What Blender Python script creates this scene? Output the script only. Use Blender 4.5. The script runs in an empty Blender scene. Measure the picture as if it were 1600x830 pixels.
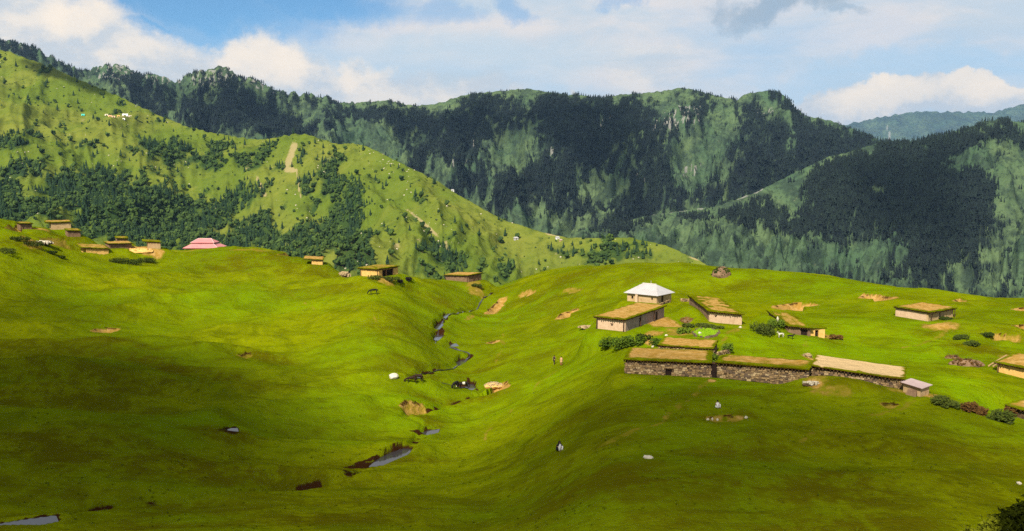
import bpy, bmesh, math, random
import numpy as np
from mathutils import Vector, Matrix, noise as mnoise

random.seed(7); RS = np.random.RandomState(7)
S = bpy.context.scene
C = S.collection
PI = math.pi
# ------------------------------------------------------------------ camera
F = 1386.0; HOR = 270.0; CY = 415.0
PITCH = math.atan((CY - HOR) / F)
cp, sp = math.cos(PITCH), math.sin(PITCH)
cam_d = bpy.data.cameras.new("camera"); cam = bpy.data.objects.new("camera", cam_d); C.objects.link(cam)
cam_d.sensor_width = 36; cam_d.lens = 36 * F / 1600
cam_d.clip_start = 0.1; cam_d.clip_end = 90000
cam.location = (0, 0, 0); cam.rotation_euler = (PI / 2 - PITCH, 0, 0)
S.camera = cam
# ------------------------------------------------------------------ light
SUN_EL = math.radians(44); SUN_AZ = math.radians(-23)      # azimuth measured from straight behind the camera, to the left
to_sun = Vector((math.sin(SUN_AZ) * math.cos(SUN_EL), -math.cos(SUN_AZ) * math.cos(SUN_EL), math.sin(SUN_EL)))
ld = bpy.data.lights.new("sun", 'SUN'); ld.energy = 5.0; ld.angle = math.radians(0.53); ld.color = (1.0, 0.93, 0.80)
sun = bpy.data.objects.new("sun", ld); C.objects.link(sun)
sun.rotation_euler = to_sun.to_track_quat('Z', 'Y').to_euler()
S.view_settings.view_transform = 'Standard'; S.view_settings.look = 'None'
S.view_settings.gamma = 1; S.view_settings.use_curve_mapping = False
S.view_settings.exposure = 0.75
S.cycles.use_denoising = False
S.cycles.max_bounces = 5; S.cycles.diffuse_bounces = 2; S.cycles.glossy_bounces = 2
S.cycles.transparent_max_bounces = 8; S.cycles.volume_bounces = 0


# ------------------------------------------------------------------ node helper
class NG:
    def __init__(s, tree):
        s.t = tree; tree.nodes.clear()
    def n(s, typ, inputs=None, **props):
        nd = s.t.nodes.new(typ)
        for k, v in props.items(): setattr(nd, k, v)
        for k, v in (inputs or {}).items():
            sock = nd.inputs[k]
            if isinstance(v, bpy.types.NodeSocket): s.t.links.new(v, sock)
            else:
                if isinstance(v, (tuple, list)) and len(v) == 3 and sock.type == 'RGBA': v = (*v, 1)
                sock.default_value = v
        return nd
    def m(s, op, a, b=0.0, c=0.0, clamp=False):
        return s.n('ShaderNodeMath', {0: a, 1: b, 2: c}, operation=op, use_clamp=clamp).outputs[0]
    def vm(s, op, a, b=(0, 0, 0)):
        return s.n('ShaderNodeVectorMath', {0: a, 1: b}, operation=op).outputs[0]
    def noise(s, vec, scale, detail=4, rough=0.55, dist=0.0):
        return s.n('ShaderNodeTexNoise', {'Vector': vec, 'Scale': scale, 'Detail': detail, 'Roughness': rough, 'Distortion': dist}).outputs['Fac']
    def step(s, v, lo, hi, a=0.0, b=1.0):
        return s.n('ShaderNodeMapRange', {0: v, 1: lo, 2: hi, 3: a, 4: b}, interpolation_type='SMOOTHSTEP').outputs[0]
    def mix(s, f, a, b, bt='MIX'):
        nd = s.t.nodes.new('ShaderNodeMix'); nd.data_type = 'RGBA'; nd.blend_type = bt
        for sock, v in ((nd.inputs[0], f), (nd.inputs[6], a), (nd.inputs[7], b)):
            if isinstance(v, bpy.types.NodeSocket): s.t.links.new(v, sock)
            else: sock.default_value = (*v, 1) if isinstance(v, (tuple, list)) else v
        return nd.outputs[2]
    def attr(s, name):
        return s.n('ShaderNodeAttribute', attribute_name=name).outputs['Fac']
    def pos(s, sx=1, sy=1, sz=1):
        g = s.n('ShaderNodeNewGeometry').outputs['Position']
        return g if (sx, sy, sz) == (1, 1, 1) else s.vm('MULTIPLY', g, (sx, sy, sz))
    def out(s, col, rough=1.0, spec=0.1, bump=None, bstr=0.3, bdist=0.2, **kw):
        ins = {'Base Color': col, 'Roughness': rough, 'Specular IOR Level': spec}; ins.update(kw)
        b = s.n('ShaderNodeBsdfPrincipled', ins)
        if bump is not None:
            bn = s.n('ShaderNodeBump', {'Height': bump, 'Strength': bstr, 'Distance': bdist})
            s.t.links.new(bn.outputs[0], b.inputs['Normal'])
        o = s.n('ShaderNodeOutputMaterial'); s.t.links.new(b.outputs[0], o.inputs[0])
        return b


def newmat(name):
    m = bpy.data.materials.new(name); m.use_nodes = True
    return m, NG(m.node_tree)


# ------------------------------------------------------------------ sky
W = bpy.data.worlds.new("World"); S.world = W; W.use_nodes = True
g = NG(W.node_tree)
sky = g.n('ShaderNodeTexSky', sky_type='NISHITA', sun_disc=False, sun_elevation=SUN_EL,
          sun_rotation=math.atan2(to_sun.x, to_sun.y), altitude=2500, air_density=1.0, dust_density=0.4, ozone_density=1.6)
dirv = g.n('ShaderNodeTexCoord').outputs['Generated']
sx_, sy_, sz_ = g.n('ShaderNodeSeparateXYZ', {0: dirv}).outputs
az = g.m('MULTIPLY', g.m('ARCTAN2', sx_, sy_), 180 / PI)          # degrees right of straight ahead
el = g.m('MULTIPLY', g.m('ARCSINE', sz_), 180 / PI)               # degrees above the horizon
wv = g.n('ShaderNodeTexNoise', {'Vector': dirv, 'Scale': 10.0, 'Detail': 8, 'Roughness': 0.62}).outputs['Color']
wsep = g.n('ShaderNodeSeparateXYZ', {0: wv}).outputs
azw = g.m('ADD', az, g.m('MULTIPLY', g.m('SUBTRACT', wsep[0], 0.5), 9.0))
elw = g.m('ADD', el, g.m('MULTIPLY', g.m('SUBTRACT', wsep[1], 0.5), 6.0))


def pdeg(px, py):
    u = (px - 800) / F; v = (CY - py) / F
    dx, dy, dz = u, cp + v * sp, -sp + v * cp
    return math.degrees(math.atan2(dx, dy)), math.degrees(math.atan2(dz, math.hypot(dx, dy)))


def blob(px, py, rx, ry, soft=0.6, warp=True, rot=0.0):
    """soft-edged cloud patch in direction space, ~1 inside and 0 outside (radii in degrees * 24 = px)"""
    a0, e0 = pdeg(px, py); k = 24.0
    da = g.m('SUBTRACT', azw if warp else az, a0); de = g.m('SUBTRACT', elw if warp else el, e0)
    if rot:
        c_, s_ = math.cos(math.radians(rot)), math.sin(math.radians(rot))
        da, de = (g.m('ADD', g.m('MULTIPLY', da, c_), g.m('MULTIPLY', de, s_)),
                  g.m('SUBTRACT', g.m('MULTIPLY', de, c_), g.m('MULTIPLY', da, s_)))
    q = g.m('ADD', g.m('POWER', g.m('ABSOLUTE', g.m('DIVIDE', da, rx / k)), 2.0), g.m('POWER', g.m('ABSOLUTE', g.m('DIVIDE', de, ry / k)), 2.0))
    return g.step(q, 1 - soft, 1 + soft, 1.0, 0.0)


def vmax(items):
    r = items[0]
    for i in items[1:]: r = g.m('MAXIMUM', r, i)
    return r


SKYK = 0.06
flat = g.vm('MULTIPLY', dirv, (1, 1, 3.2))
nA = g.noise(flat, 3.2, 7, 0.55, 0.4)
nB = g.noise(flat, 8.5, 7, 0.6, 0.3)
nC = g.noise(g.vm('MULTIPLY', dirv, (1, 1, 1.6)), 15.0, 8, 0.62, 0.2)
# veil: high soft cloud with blue openings
holes = vmax([blob(300, 10, 190, 42, 0.9), blob(440, -12, 180, 36, 0.95), g.m('MULTIPLY', blob(805, 6, 32, 18, 0.95), 0.55), g.m('MULTIPLY', blob(985, -8, 30, 12, 0.9), 0.5),
              g.m('MULTIPLY', blob(690, 5, 50, 22, 0.9), 0.5), blob(250, 62, 60, 18, 0.9), g.m('MULTIPLY', blob(330, 45, 120, 35, 0.9), 0.8)])
veil = g.m('ADD', 0.90, g.m('MULTIPLY', g.m('SUBTRACT', nA, 0.5), 1.0))
veil = g.m('MULTIPLY', g.m('MINIMUM', g.m('MAXIMUM', veil, 0.62), 0.98), g.m('SUBTRACT', 1.0, g.m('MULTIPLY', holes, 0.98)), clamp=True)
overhead = g.step(el, 14.0, 32.0)
veil = g.m('MULTIPLY', veil, g.m('SUBTRACT', 1.0, g.m('MULTIPLY', overhead, g.step(nA, 0.36, 0.52, 0.75, 0.0))))
# colours of the cloud layers are radiances
veilcol = g.mix(g.step(nB, 0.35, 0.68), (0.37, 0.425, 0.47), (0.52, 0.485, 0.46))
veilcol = g.mix(g.m('MULTIPLY', vmax([blob(1430, 112, 190, 26, 0.8), blob(1330, 130, 120, 26, 0.8)]), 0.6), veilcol, (0.30, 0.42, 0.52))
veilcol = g.mix(g.m('MULTIPLY', blob(700, 90, 260, 40, 0.9), 0.5), veilcol, (0.39, 0.46, 0.50))
greyc = vmax([blob(1215, 8, 85, 22, 0.8), g.m('MULTIPLY', blob(1150, 20, 30, 26, 0.8), 0.8), g.m('MULTIPLY', blob(1300, 18, 40, 10, 0.9), 0.7)])
veilcol = g.mix(g.m('MULTIPLY', greyc, 0.8), veilcol, (0.20, 0.26, 0.31))
# heaped clouds low over the ridges
cum = vmax([blob(60, 55, 120, 62, 0.5), blob(-30, 30, 160, 60, 0.5), blob(150, 105, 110, 48, 0.6), blob(260, 120, 120, 46, 0.7), blob(420, 115, 74, 54, 0.5), blob(380, 150, 160, 52, 0.7),
            blob(560, 140, 56, 42, 0.6), blob(480, 170, 150, 40, 0.7), blob(640, 165, 90, 40, 0.9), blob(720, 165, 90, 30, 0.9), g.m('MULTIPLY', blob(1020, 110, 60, 34, 0.95), 0.5)])
cumR = vmax([blob(1350, 165, 125, 32, 0.3), blob(1470, 158, 85, 30, 0.3), blob(1535, 143, 32, 24, 0.3), blob(1600, 165, 90, 26, 0.3), blob(880, 143, 40, 10, 0.6), blob(1250, 178, 70, 22, 0.5)])
mistc = g.m('MULTIPLY', vmax([blob(720, 145, 90, 26, 0.9), blob(640, 165, 110, 26, 0.9)]), 0.75)
cumcol = g.mix(g.step(g.m('ADD', nC, g.m('MULTIPLY', g.m('SUBTRACT', nB, 0.5), 0.8)), 0.36, 0.62), (0.40, 0.42, 0.435), (0.60, 0.535, 0.455))
cumcol = g.mix(g.m('MULTIPLY', vmax([blob(110, 30, 60, 26, 0.9), blob(405, 85, 50, 28, 0.9), blob(530, 120, 36, 24, 0.9), blob(1530, 140, 40, 24, 0.9), blob(1400, 155, 90, 20, 0.9)]), 0.7), cumcol, (0.72, 0.60, 0.46))
skyc = g.vm('MULTIPLY', sky.outputs[0], (SKYK, SKYK, SKYK))
skyc = g.mix(1.0, skyc, (0.66, 1.06, 1.20), 'MULTIPLY')
c1 = g.mix(veil, skyc, veilcol)
c1 = g.mix(mistc, c1, (0.36, 0.41, 0.44))
c1 = g.mix(vmax([g.m('MULTIPLY', cum, 0.96), g.m('MULTIPLY', cumR, 0.95)]), c1, cumcol)
below = g.step(el, -3.0, 0.5, 1.0, 0.0)
c1 = g.mix(below, c1, (0.10, 0.13, 0.12))
bg = g.n('ShaderNodeBackground', {'Color': c1, 'Strength': 1.0})
wo = g.n('ShaderNodeOutputWorld'); g.t.links.new(bg.outputs[0], wo.inputs[0])
W.cycles.sampling_method = 'MANUAL'; W.cycles.sample_map_resolution = 512


# ------------------------------------------------------------------ tags and meshes
def tag(o, label=None, cat=None, group=None, kind=None):
    if label: o['label'] = label
    if cat: o['category'] = cat
    if group: o['group'] = group
    if kind: o['kind'] = kind
    return o


def link(name, me, mat=None, parent=None, kind=None):
    o = bpy.data.objects.new(name, me); C.objects.link(o)
    if mat is not None and me is not None: me.materials.append(mat)
    if parent is not None: o.parent = parent
    if kind: o['kind'] = kind
    return o


def empty(name, loc, rz=0.0):
    o = bpy.data.objects.new(name, None); C.objects.link(o)
    o.location = loc; o.rotation_euler = (0, 0, rz); o.empty_display_size = 0.5
    return o


def mesh_np(name, v, f, smooth=True):
    me = bpy.data.meshes.new(name)
    v = np.asarray(v, dtype=np.float32); f = np.asarray(f, dtype=np.int32)
    k = f.shape[1]
    me.vertices.add(len(v)); me.vertices.foreach_set('co', v.ravel())
    me.loops.add(f.size); me.loops.foreach_set('vertex_index', f.ravel())
    me.polygons.add(len(f)); me.polygons.foreach_set('loop_start', np.arange(0, f.size, k, dtype=np.int32))
    me.polygons.foreach_set('use_smooth', np.full(len(f), smooth, dtype=bool))
    me.update(calc_edges=True); me.validate()
    return me


def grid_faces(nr, nc):
    i = np.arange(nr * nc).reshape(nr, nc)
    return np.stack([i[:-1, :-1], i[:-1, 1:], i[1:, 1:], i[1:, :-1]], -1).reshape(-1, 4)


def setattr_np(me, name, arr):
    a = me.attributes.new(name, 'FLOAT', 'POINT'); a.data.foreach_set('value', np.asarray(arr, dtype=np.float32).ravel())


class MB:
    """collects simple shapes into one mesh"""
    def __init__(s): s.v = []; s.f = []
    def add(s, verts, faces):
        o = len(s.v); s.v += [tuple(p) for p in verts]; s.f += [tuple(i + o for i in q) for q in faces]
    def hexa(s, p):           # 8 points: bottom ring 0-3, top ring 4-7
        s.add(p, [(3, 2, 1, 0), (4, 5, 6, 7), (0, 1, 5, 4), (1, 2, 6, 5), (2, 3, 7, 6), (3, 0, 4, 7)])
    def box(s, x0, x1, y0, y1, z0, z1, j=0.0):
        r = lambda: random.uniform(-j, j) if j else 0.0
        s.hexa([(x + r(), y + r(), z + r()) for z in (z0, z1) for x, y in ((x0, y0), (x1, y0), (x1, y1), (x0, y1))])
    def tube(s, a, b, ra, rb, n=6):
        a = Vector(a); b = Vector(b); d = (b - a).normalized()
        u = d.orthogonal().normalized(); w = d.cross(u)
        ring = lambda p, r: [p + (u * math.cos(2 * PI * k / n) + w * math.sin(2 * PI * k / n)) * r for k in range(n)]
        s.add(ring(a, ra) + ring(b, rb), [tuple(range(n - 1, -1, -1)), tuple(range(n, 2 * n))] + [(k, (k + 1) % n, n + (k + 1) % n, n + k) for k in range(n)])
    def mesh(s, name, smooth=False):
        me = bpy.data.meshes.new(name); me.from_pydata(s.v, [], s.f); me.update()
        if smooth: me.polygons.foreach_set('use_smooth', [True] * len(me.polygons))
        return me
    def build(s, name, mat, parent=None, smooth=False, kind=None):
        return link(name, s.mesh(name, smooth), mat, parent, kind)


# ------------------------------------------------------------------ numpy noise
PERM = RS.permutation(512).astype(np.int64)


def pn(x, y, seed=0):
    x = np.asarray(x, float); y = np.asarray(y, float)
    xi = np.floor(x).astype(np.int64); yi = np.floor(y).astype(np.int64)
    xf = x - xi; yf = y - yi
    u = xf * xf * xf * (xf * (xf * 6 - 15) + 10); v = yf * yf * yf * (yf * (yf * 6 - 15) + 10)
    def gr(ix, iy, dx, dy):
        h = PERM[(PERM[(ix + seed * 37) & 511] + iy + seed * 11) & 511]
        a = h * (2 * PI / 512) * 7.0
        return np.cos(a) * dx + np.sin(a) * dy
    n00 = gr(xi, yi, xf, yf); n10 = gr(xi + 1, yi, xf - 1, yf)
    n01 = gr(xi, yi + 1, xf, yf - 1); n11 = gr(xi + 1, yi + 1, xf - 1, yf - 1)
    return ((n00 * (1 - u) + n10 * u) * (1 - v) + (n01 * (1 - u) + n11 * u) * v) * 1.4


def fbm(x, y, oct=4, seed=0, gain=0.5, lac=2.03):
    a = 1.0; r = 0.0
    for o in range(oct):
        r = r + a * pn(x, y, seed + o); x = x * lac + 3.7; y = y * lac - 1.3; a *= gain
    return r


def ridged(x, y, oct=4, seed=0, gain=0.5):
    a = 1.0; r = 0.0; w = 1.0
    for o in range(oct):
        n = 1 - np.abs(pn(x, y, seed + o)) * 1.5
        n = n * n * w; w = np.clip(n * 1.6, 0, 1)
        r = r + a * n; x = x * 2.1 + 5.1; y = y * 2.1 - 2.3; a *= gain
    return r


def sstep(v, lo, hi):
    t = np.clip((v - lo) / (hi - lo), 0, 1); return t * t * (3 - 2 * t)


# ------------------------------------------------------------------ picture <-> place
def P(px, py, Y):
    u = (px - 800) / F; v = (CY - py) / F
    k = Y / (cp + v * sp)
    return np.array([u * k, Y, (-sp + v * cp) * k])


def proj(x, y, z):
    d = y * cp - z * sp
    return 800 + F * x / d, CY - F * (y * sp + z * cp) / d


# ------------------------------------------------------------------ meadow height
CTL = {
 -250: [(300, 300), (420, 215), (520, 165), (600, 130), (700, 98), (800, 76), (840, 66)],
    0: [(338, 265), (450, 200), (520, 165), (600, 130), (700, 98), (800, 76), (840, 66)],
  100: [(362, 275), (400, 250), (450, 212), (520, 170), (600, 134), (700, 101), (800, 78), (840, 67)],
  200: [(391, 285), (420, 250), (455, 215), (520, 175), (600, 140), (700, 105), (800, 79), (840, 69)],
  300: [(391, 300), (425, 252), (470, 210), (540, 172), (620, 136), (710, 104), (800, 80), (840, 70)],
  400: [(389, 300), (430, 250), (500, 195), (560, 165), (640, 130), (720, 104), (800, 80), (840, 70)],
  500: [(414, 268), (450, 230), (500, 194), (560, 163), (640, 132), (720, 105), (800, 82), (840, 70)],
  600: [(432, 238), (470, 203), (530, 170), (600, 147), (660, 127), (715, 110), (780, 88), (840, 70)],
  650: [(434, 262), (470, 222), (530, 178), (596, 152), (650, 131), (700, 114), (780, 89), (840, 71)],
  700: [(440, 272), (455, 252), (485, 222), (510, 205), (560, 177), (600, 159), (640, 142), (680, 125), (720, 110), (780, 90), (840, 72)],
  755: [(453, 292), (475, 250), (500, 220), (560, 178), (600, 157), (640, 138), (700, 112), (780, 89), (840, 71)],
  800: [(440, 300), (470, 245), (500, 211), (560, 170), (600, 149), (640, 130), (700, 107), (780, 86), (840, 70)],
  860: [(419, 282), (450, 240), (500, 200), (560, 162), (600, 137), (650, 114), (700, 96), (780, 78), (840, 68)],
  950: [(409, 265), (440, 225), (500, 170), (540, 145), (590, 119), (640, 102), (700, 86), (780, 72), (840, 65)],
 1100: [(413, 255), (450, 205), (500, 158), (550, 130), (600, 110), (650, 96), (700, 84), (780, 71), (840, 63.5)],
 1200: [(422, 248), (460, 198), (510, 154), (560, 127), (605, 107), (650, 96), (700, 84.5), (780, 71), (840, 64)],
 1300: [(431, 240), (470, 190), (520, 150), (575, 122), (615, 104), (650, 96), (700, 85), (780, 71), (840, 64)],
 1450: [(454, 215), (500, 167), (560, 129), (620, 103), (700, 86), (780, 71), (840, 64)],
 1600: [(470, 200), (520, 155), (580, 124), (650, 101), (700, 89), (780, 73), (840, 65)],
 1850: [(490, 190), (540, 150), (600, 120), (650, 101), (700, 89), (780, 73), (840, 65)],
}
pts = []; vals = []
for a, rows in CTL.items():
    for py, Y in rows:
        p = P(a, py, Y); pts.append((p[0], p[1])); vals.append(p[2])
    Yc = rows[0][1]; zc = P(a, rows[0][0], Yc)[2]
    for fy, dz in ((1.16, 14), (1.4, 45), (1.9, 120)):
        Y = Yc * fy; pts.append(((a - 800) / F * Y, Y)); vals.append(zc - dz)
    pts.append(((a - 800) / F * 900, 900)); vals.append(-330)
    for Y, z in ((45, -23.5), (25, -16.5), (12, -9.0), (5, -4.2), (2, -2.2)):
        pts.append(((a - 800) / F * Y, Y))
        vals.append(z)
pts = np.array(pts); vals = np.array(vals)


def dom(x, y):
    y = np.maximum(y, 2.0)
    return np.stack([(x / y * F) / 330.0, 2.2 * np.log(y)], -1)


def tps(r2):
    return 0.5 * r2 * np.log(r2 + 1e-9)


CD = dom(pts[:, 0], pts[:, 1]); nC_ = len(CD)
r2 = ((CD[:, None] - CD[None]) ** 2).sum(-1)
Amat = np.zeros((nC_ + 3, nC_ + 3)); Amat[:nC_, :nC_] = tps(r2) + np.eye(nC_) * 0.0015
Amat[:nC_, nC_] = 1; Amat[:nC_, nC_ + 1:] = CD; Amat[nC_:, :nC_] = Amat[:nC_, nC_:].T
wts = np.linalg.solve(Amat, np.concatenate([vals, np.zeros(3)]))


def base_z(x, y):
    q = dom(x, y).reshape(-1, 2); out = np.empty(len(q))
    for i in range(0, len(q), 20000):
        c = q[i:i + 20000]
        d = ((c[:, None] - CD[None]) ** 2).sum(-1)
        out[i:i + 20000] = tps(d) @ wts[:nC_] + wts[nC_] + c @ wts[nC_ + 1:]
    return out.reshape(np.shape(x))


PADS = []      # (cx, cy, ux, uy, half length, half depth, za, zb, zback, margin): level ground for the huts
POSTB = []     # low banks heaped against a hut afterwards: (x, y, rx, ry, rot, h)
POOLS = []     # (polygon xy, z)
CUTS = []      # (polyline xy of the upper edge, drop, run, recover)
BUMPS = []     # (x, y, rx, ry, rot, h)
CHAN = []      # (polyline xy, half width, depth)


def seg_dist(x, y, pl):
    """distance to a polyline and the signed side (negative = towards the camera side of the line)"""
    best = np.full(np.shape(x), 1e9); side = np.zeros(np.shape(x)); tt = np.zeros(np.shape(x))
    n = len(pl) - 1
    for k in range(n):
        ax, ay = pl[k]; bx, by = pl[k + 1]
        dx, dy = bx - ax, by - ay; L = dx * dx + dy * dy + 1e-9
        t = np.clip(((x - ax) * dx + (y - ay) * dy) / L, 0, 1)
        qx, qy = x - (ax + t * dx), y - (ay + t * dy)
        d = np.hypot(qx, qy); m = d < best
        best = np.where(m, d, best); side = np.where(m, dx * qy - dy * qx, side); tt = np.where(m, (k + t) / n, tt)
    return best, side, tt


def poly_sd(x, y, pl):
    """signed distance to a polygon: negative inside"""
    d, _, _ = seg_dist(x, y, list(pl) + [pl[0]])
    ins = np.zeros(np.shape(x), bool); n = len(pl)
    for k in range(n):
        ax, ay = pl[k]; bx, by = pl[(k + 1) % n]
        c = ((ay > y) != (by > y)) & (x < (bx - ax) * (y - ay) / (by - ay + 1e-12) + ax)
        ins ^= c
    return np.where(ins, -d, d)


def ground(x, y, detail=True):
    x = np.asarray(x, float); y = np.asarray(y, float)
    shp = x.shape; x = x.ravel(); y = y.ravel()
    z = base_z(x, y)
    k = sstep(y, 55, 90) * (1 - sstep(y, 500, 800))
    z = z + k * (1.05 * fbm(x / 46 + 0.2 * y / 46, y / 30, 3, 5) + 0.30 * fbm(x / 11 + 0.4 * y / 11, y / 6.5, 3, 9) + 0.07 * fbm(x / 2.4, y / 2.0, 2, 13) + (0.25 + 0.75 * sstep(-x / np.maximum(y, 1), -0.05, 0.2)) * 1.6 * (ridged((x + 0.5 * y) / 46 + 0.25 * fbm(x / 30, y / 30, 2, 193), (y - 0.28 * x) / 24, 2, 191) - 0.9) * sstep(y, 80, 110))
    for bx, by, rx, ry, rot, h in BUMPS:
        c, s = math.cos(rot), math.sin(rot)
        u = ((x - bx) * c + (y - by) * s) / rx; v = (-(x - bx) * s + (y - by) * c) / ry
        z = z + h * np.exp(-(u * u + v * v))
    for cx, cy, ux, uy, hl, hd, za, zb, zk, mg in PADS:
        m = np.hypot(x - cx, y - cy) < hl + hd + mg + 3
        if not m.any(): continue
        a = (x[m] - cx) * ux + (y[m] - cy) * uy; b = -(x[m] - cx) * uy + (y[m] - cy) * ux
        d = np.hypot(np.maximum(np.abs(a) - hl, 0), np.maximum(np.abs(b) - hd, 0))
        w = 1 - sstep(d, 0.4, mg)
        zt = za + (zb - za) * np.clip(a / (2 * hl) + 0.5, -0.3, 1.3) + (zk) * np.clip(b / (2 * hd) + 0.5, 0, 1.2)
        z[m] = z[m] * (1 - w) + zt * w
    for bx, by, rx, ry, rot, h in POSTB:
        c, s = math.cos(rot), math.sin(rot)
        u = ((x - bx) * c + (y - by) * s) / rx; v = (-(x - bx) * s + (y - by) * c) / ry
        z = z + h * np.exp(-(u * u + v * v) ** 1.5)
    for pl, drop, run, rec in CUTS:
        pa = np.array(pl); m = (x > pa[:, 0].min() - run - rec) & (x < pa[:, 0].max() + run + rec) & (y > pa[:, 1].min() - run - rec) & (y < pa[:, 1].max() + 2)
        if not m.any(): continue
        d, sd, t = seg_dist(x[m] + 0.30 * pn(x[m] / 2.6, y[m] / 2.6, 3), y[m] + 0.30 * pn(x[m] / 2.4, y[m] / 2.4, 4), pl)
        amt = np.where(sd < 0, sstep(d, 0.0, run * 0.5) * (1 - sstep(d, run, run + rec)), 0) * sstep(t, 0.02, 0.25) * (1 - sstep(t, 0.75, 0.98))
        lip = np.exp(-(d / 0.6) ** 2) * 0.15 * (sd > 0) * sstep(t, 0.02, 0.25) * (1 - sstep(t, 0.75, 0.98))
        z[m] = z[m] - drop * amt + lip
    for pl, hw, dep in CHAN:
        pa = np.array(pl); m = (x > pa[:, 0].min() - 4) & (x < pa[:, 0].max() + 4) & (y > pa[:, 1].min() - 4) & (y < pa[:, 1].max() + 4)
        if not m.any(): continue
        d, sd, t = seg_dist(x[m], y[m], pl)
        z[m] = z[m] - dep * (1 - sstep(d, hw * 0.4, hw * 1.5))
    for pl, zp in POOLS:
        pa = np.array(pl); m = (x > pa[:, 0].min() - 5) & (x < pa[:, 0].max() + 5) & (y > pa[:, 1].min() - 5) & (y < pa[:, 1].max() + 5)
        if not m.any(): continue
        d = poly_sd(x[m], y[m], pl)
        rim = sstep(d, 0.2, 3.5)
        zz = z[m]
        zz = np.where(d < 0.25, zp - 0.35 + 0.45 * sstep(d, -0.3, 0.25), np.maximum(zz * rim + (1 - rim) * np.maximum(zz, zp + 0.10), zp + 0.10 * (1 - rim) + (zz - zp) * rim))
        z[m] = zz
    return z.reshape(shp)


YS = np.exp(np.linspace(math.log(52), math.log(430), 900))


def G(px, py):
    """the point of the meadow seen at a pixel of the photograph"""
    u = (px - 800) / F; v = (CY - py) / F
    x = u / (cp + v * sp) * YS; zr = (-sp + v * cp) / (cp + v * sp) * YS
    zg = ground(x, YS)
    k = np.argmax(zg >= zr)
    if zg[k] < zr[k]: k = len(YS) - 1
    return np.array([x[k], YS[k], zg[k]])


def gxy(pl): return [tuple(G(*p)[:2]) for p in pl]

# ------------------------------------------------------------------ bodies: one continuous skin grown over a skeleton
def skin_mesh(name, nodes, edges, root=0, sub=1):
    """nodes: list of (x, y, z, radius)"""
    me = bpy.data.meshes.new(name + '_skeleton'); me.from_pydata([n[:3] for n in nodes], edges, []); me.update()
    o = bpy.data.objects.new(name, me); C.objects.link(o)
    o.modifiers.new('skin', 'SKIN')
    if not me.skin_vertices: me.skin_vertices.new()
    for i, n in enumerate(nodes):
        r = n[3] if isinstance(n[3], tuple) else (n[3], n[3])
        me.skin_vertices[0].data[i].radius = r; me.skin_vertices[0].data[i].use_root = (i == root)
    ss = o.modifiers.new('sub', 'SUBSURF'); ss.levels = sub; ss.render_levels = sub
    dg = bpy.context.evaluated_depsgraph_get()
    out = bpy.data.meshes.new_from_object(o.evaluated_get(dg)); out.name = name
    out.polygons.foreach_set('use_smooth', [True] * len(out.polygons))
    bpy.data.objects.remove(o); bpy.data.meshes.remove(me)
    return out


class SK:
    def __init__(s): s.n = []; s.e = []
    def p(s, x, y, z, r, link=None):
        s.n.append((x, y, z, r)); i = len(s.n) - 1
        if link is not None: s.e.append((link, i))
        return i
    def chain(s, start, pts):
        k = start
        for q in pts: k = s.p(*q, k)
        return k


def hand(sk, wrist, d, side):
    """palm, four unequal curled fingers and a thumb leaving the side of the palm; d = pointing direction"""
    w = Vector(sk.n[wrist][:3]); d = Vector(d).normalized(); lat = Vector((side, 0, 0)); lat = (lat - d * lat.dot(d)).normalized(); nrm = d.cross(lat)
    pm = w + d * 0.05; ip = sk.p(*pm, 0.026, wrist)
    for k, ln in ((-1.5, 0.060), (-0.5, 0.072), (0.5, 0.067), (1.5, 0.050)):
        b = pm + d * 0.035 + lat * 0.017 * k
        i1 = sk.p(*b, 0.010, ip); t = b + d * ln * 0.55 - nrm * 0.010; i2 = sk.p(*t, 0.009, i1); t2 = t + d * ln * 0.35 - nrm * 0.026; sk.p(*t2, 0.008, i2)
    b = pm - lat * 0.034; i1 = sk.p(*b, 0.011, ip); sk.p(*(b - lat * 0.018 + d * 0.035), 0.009, i1)


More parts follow.
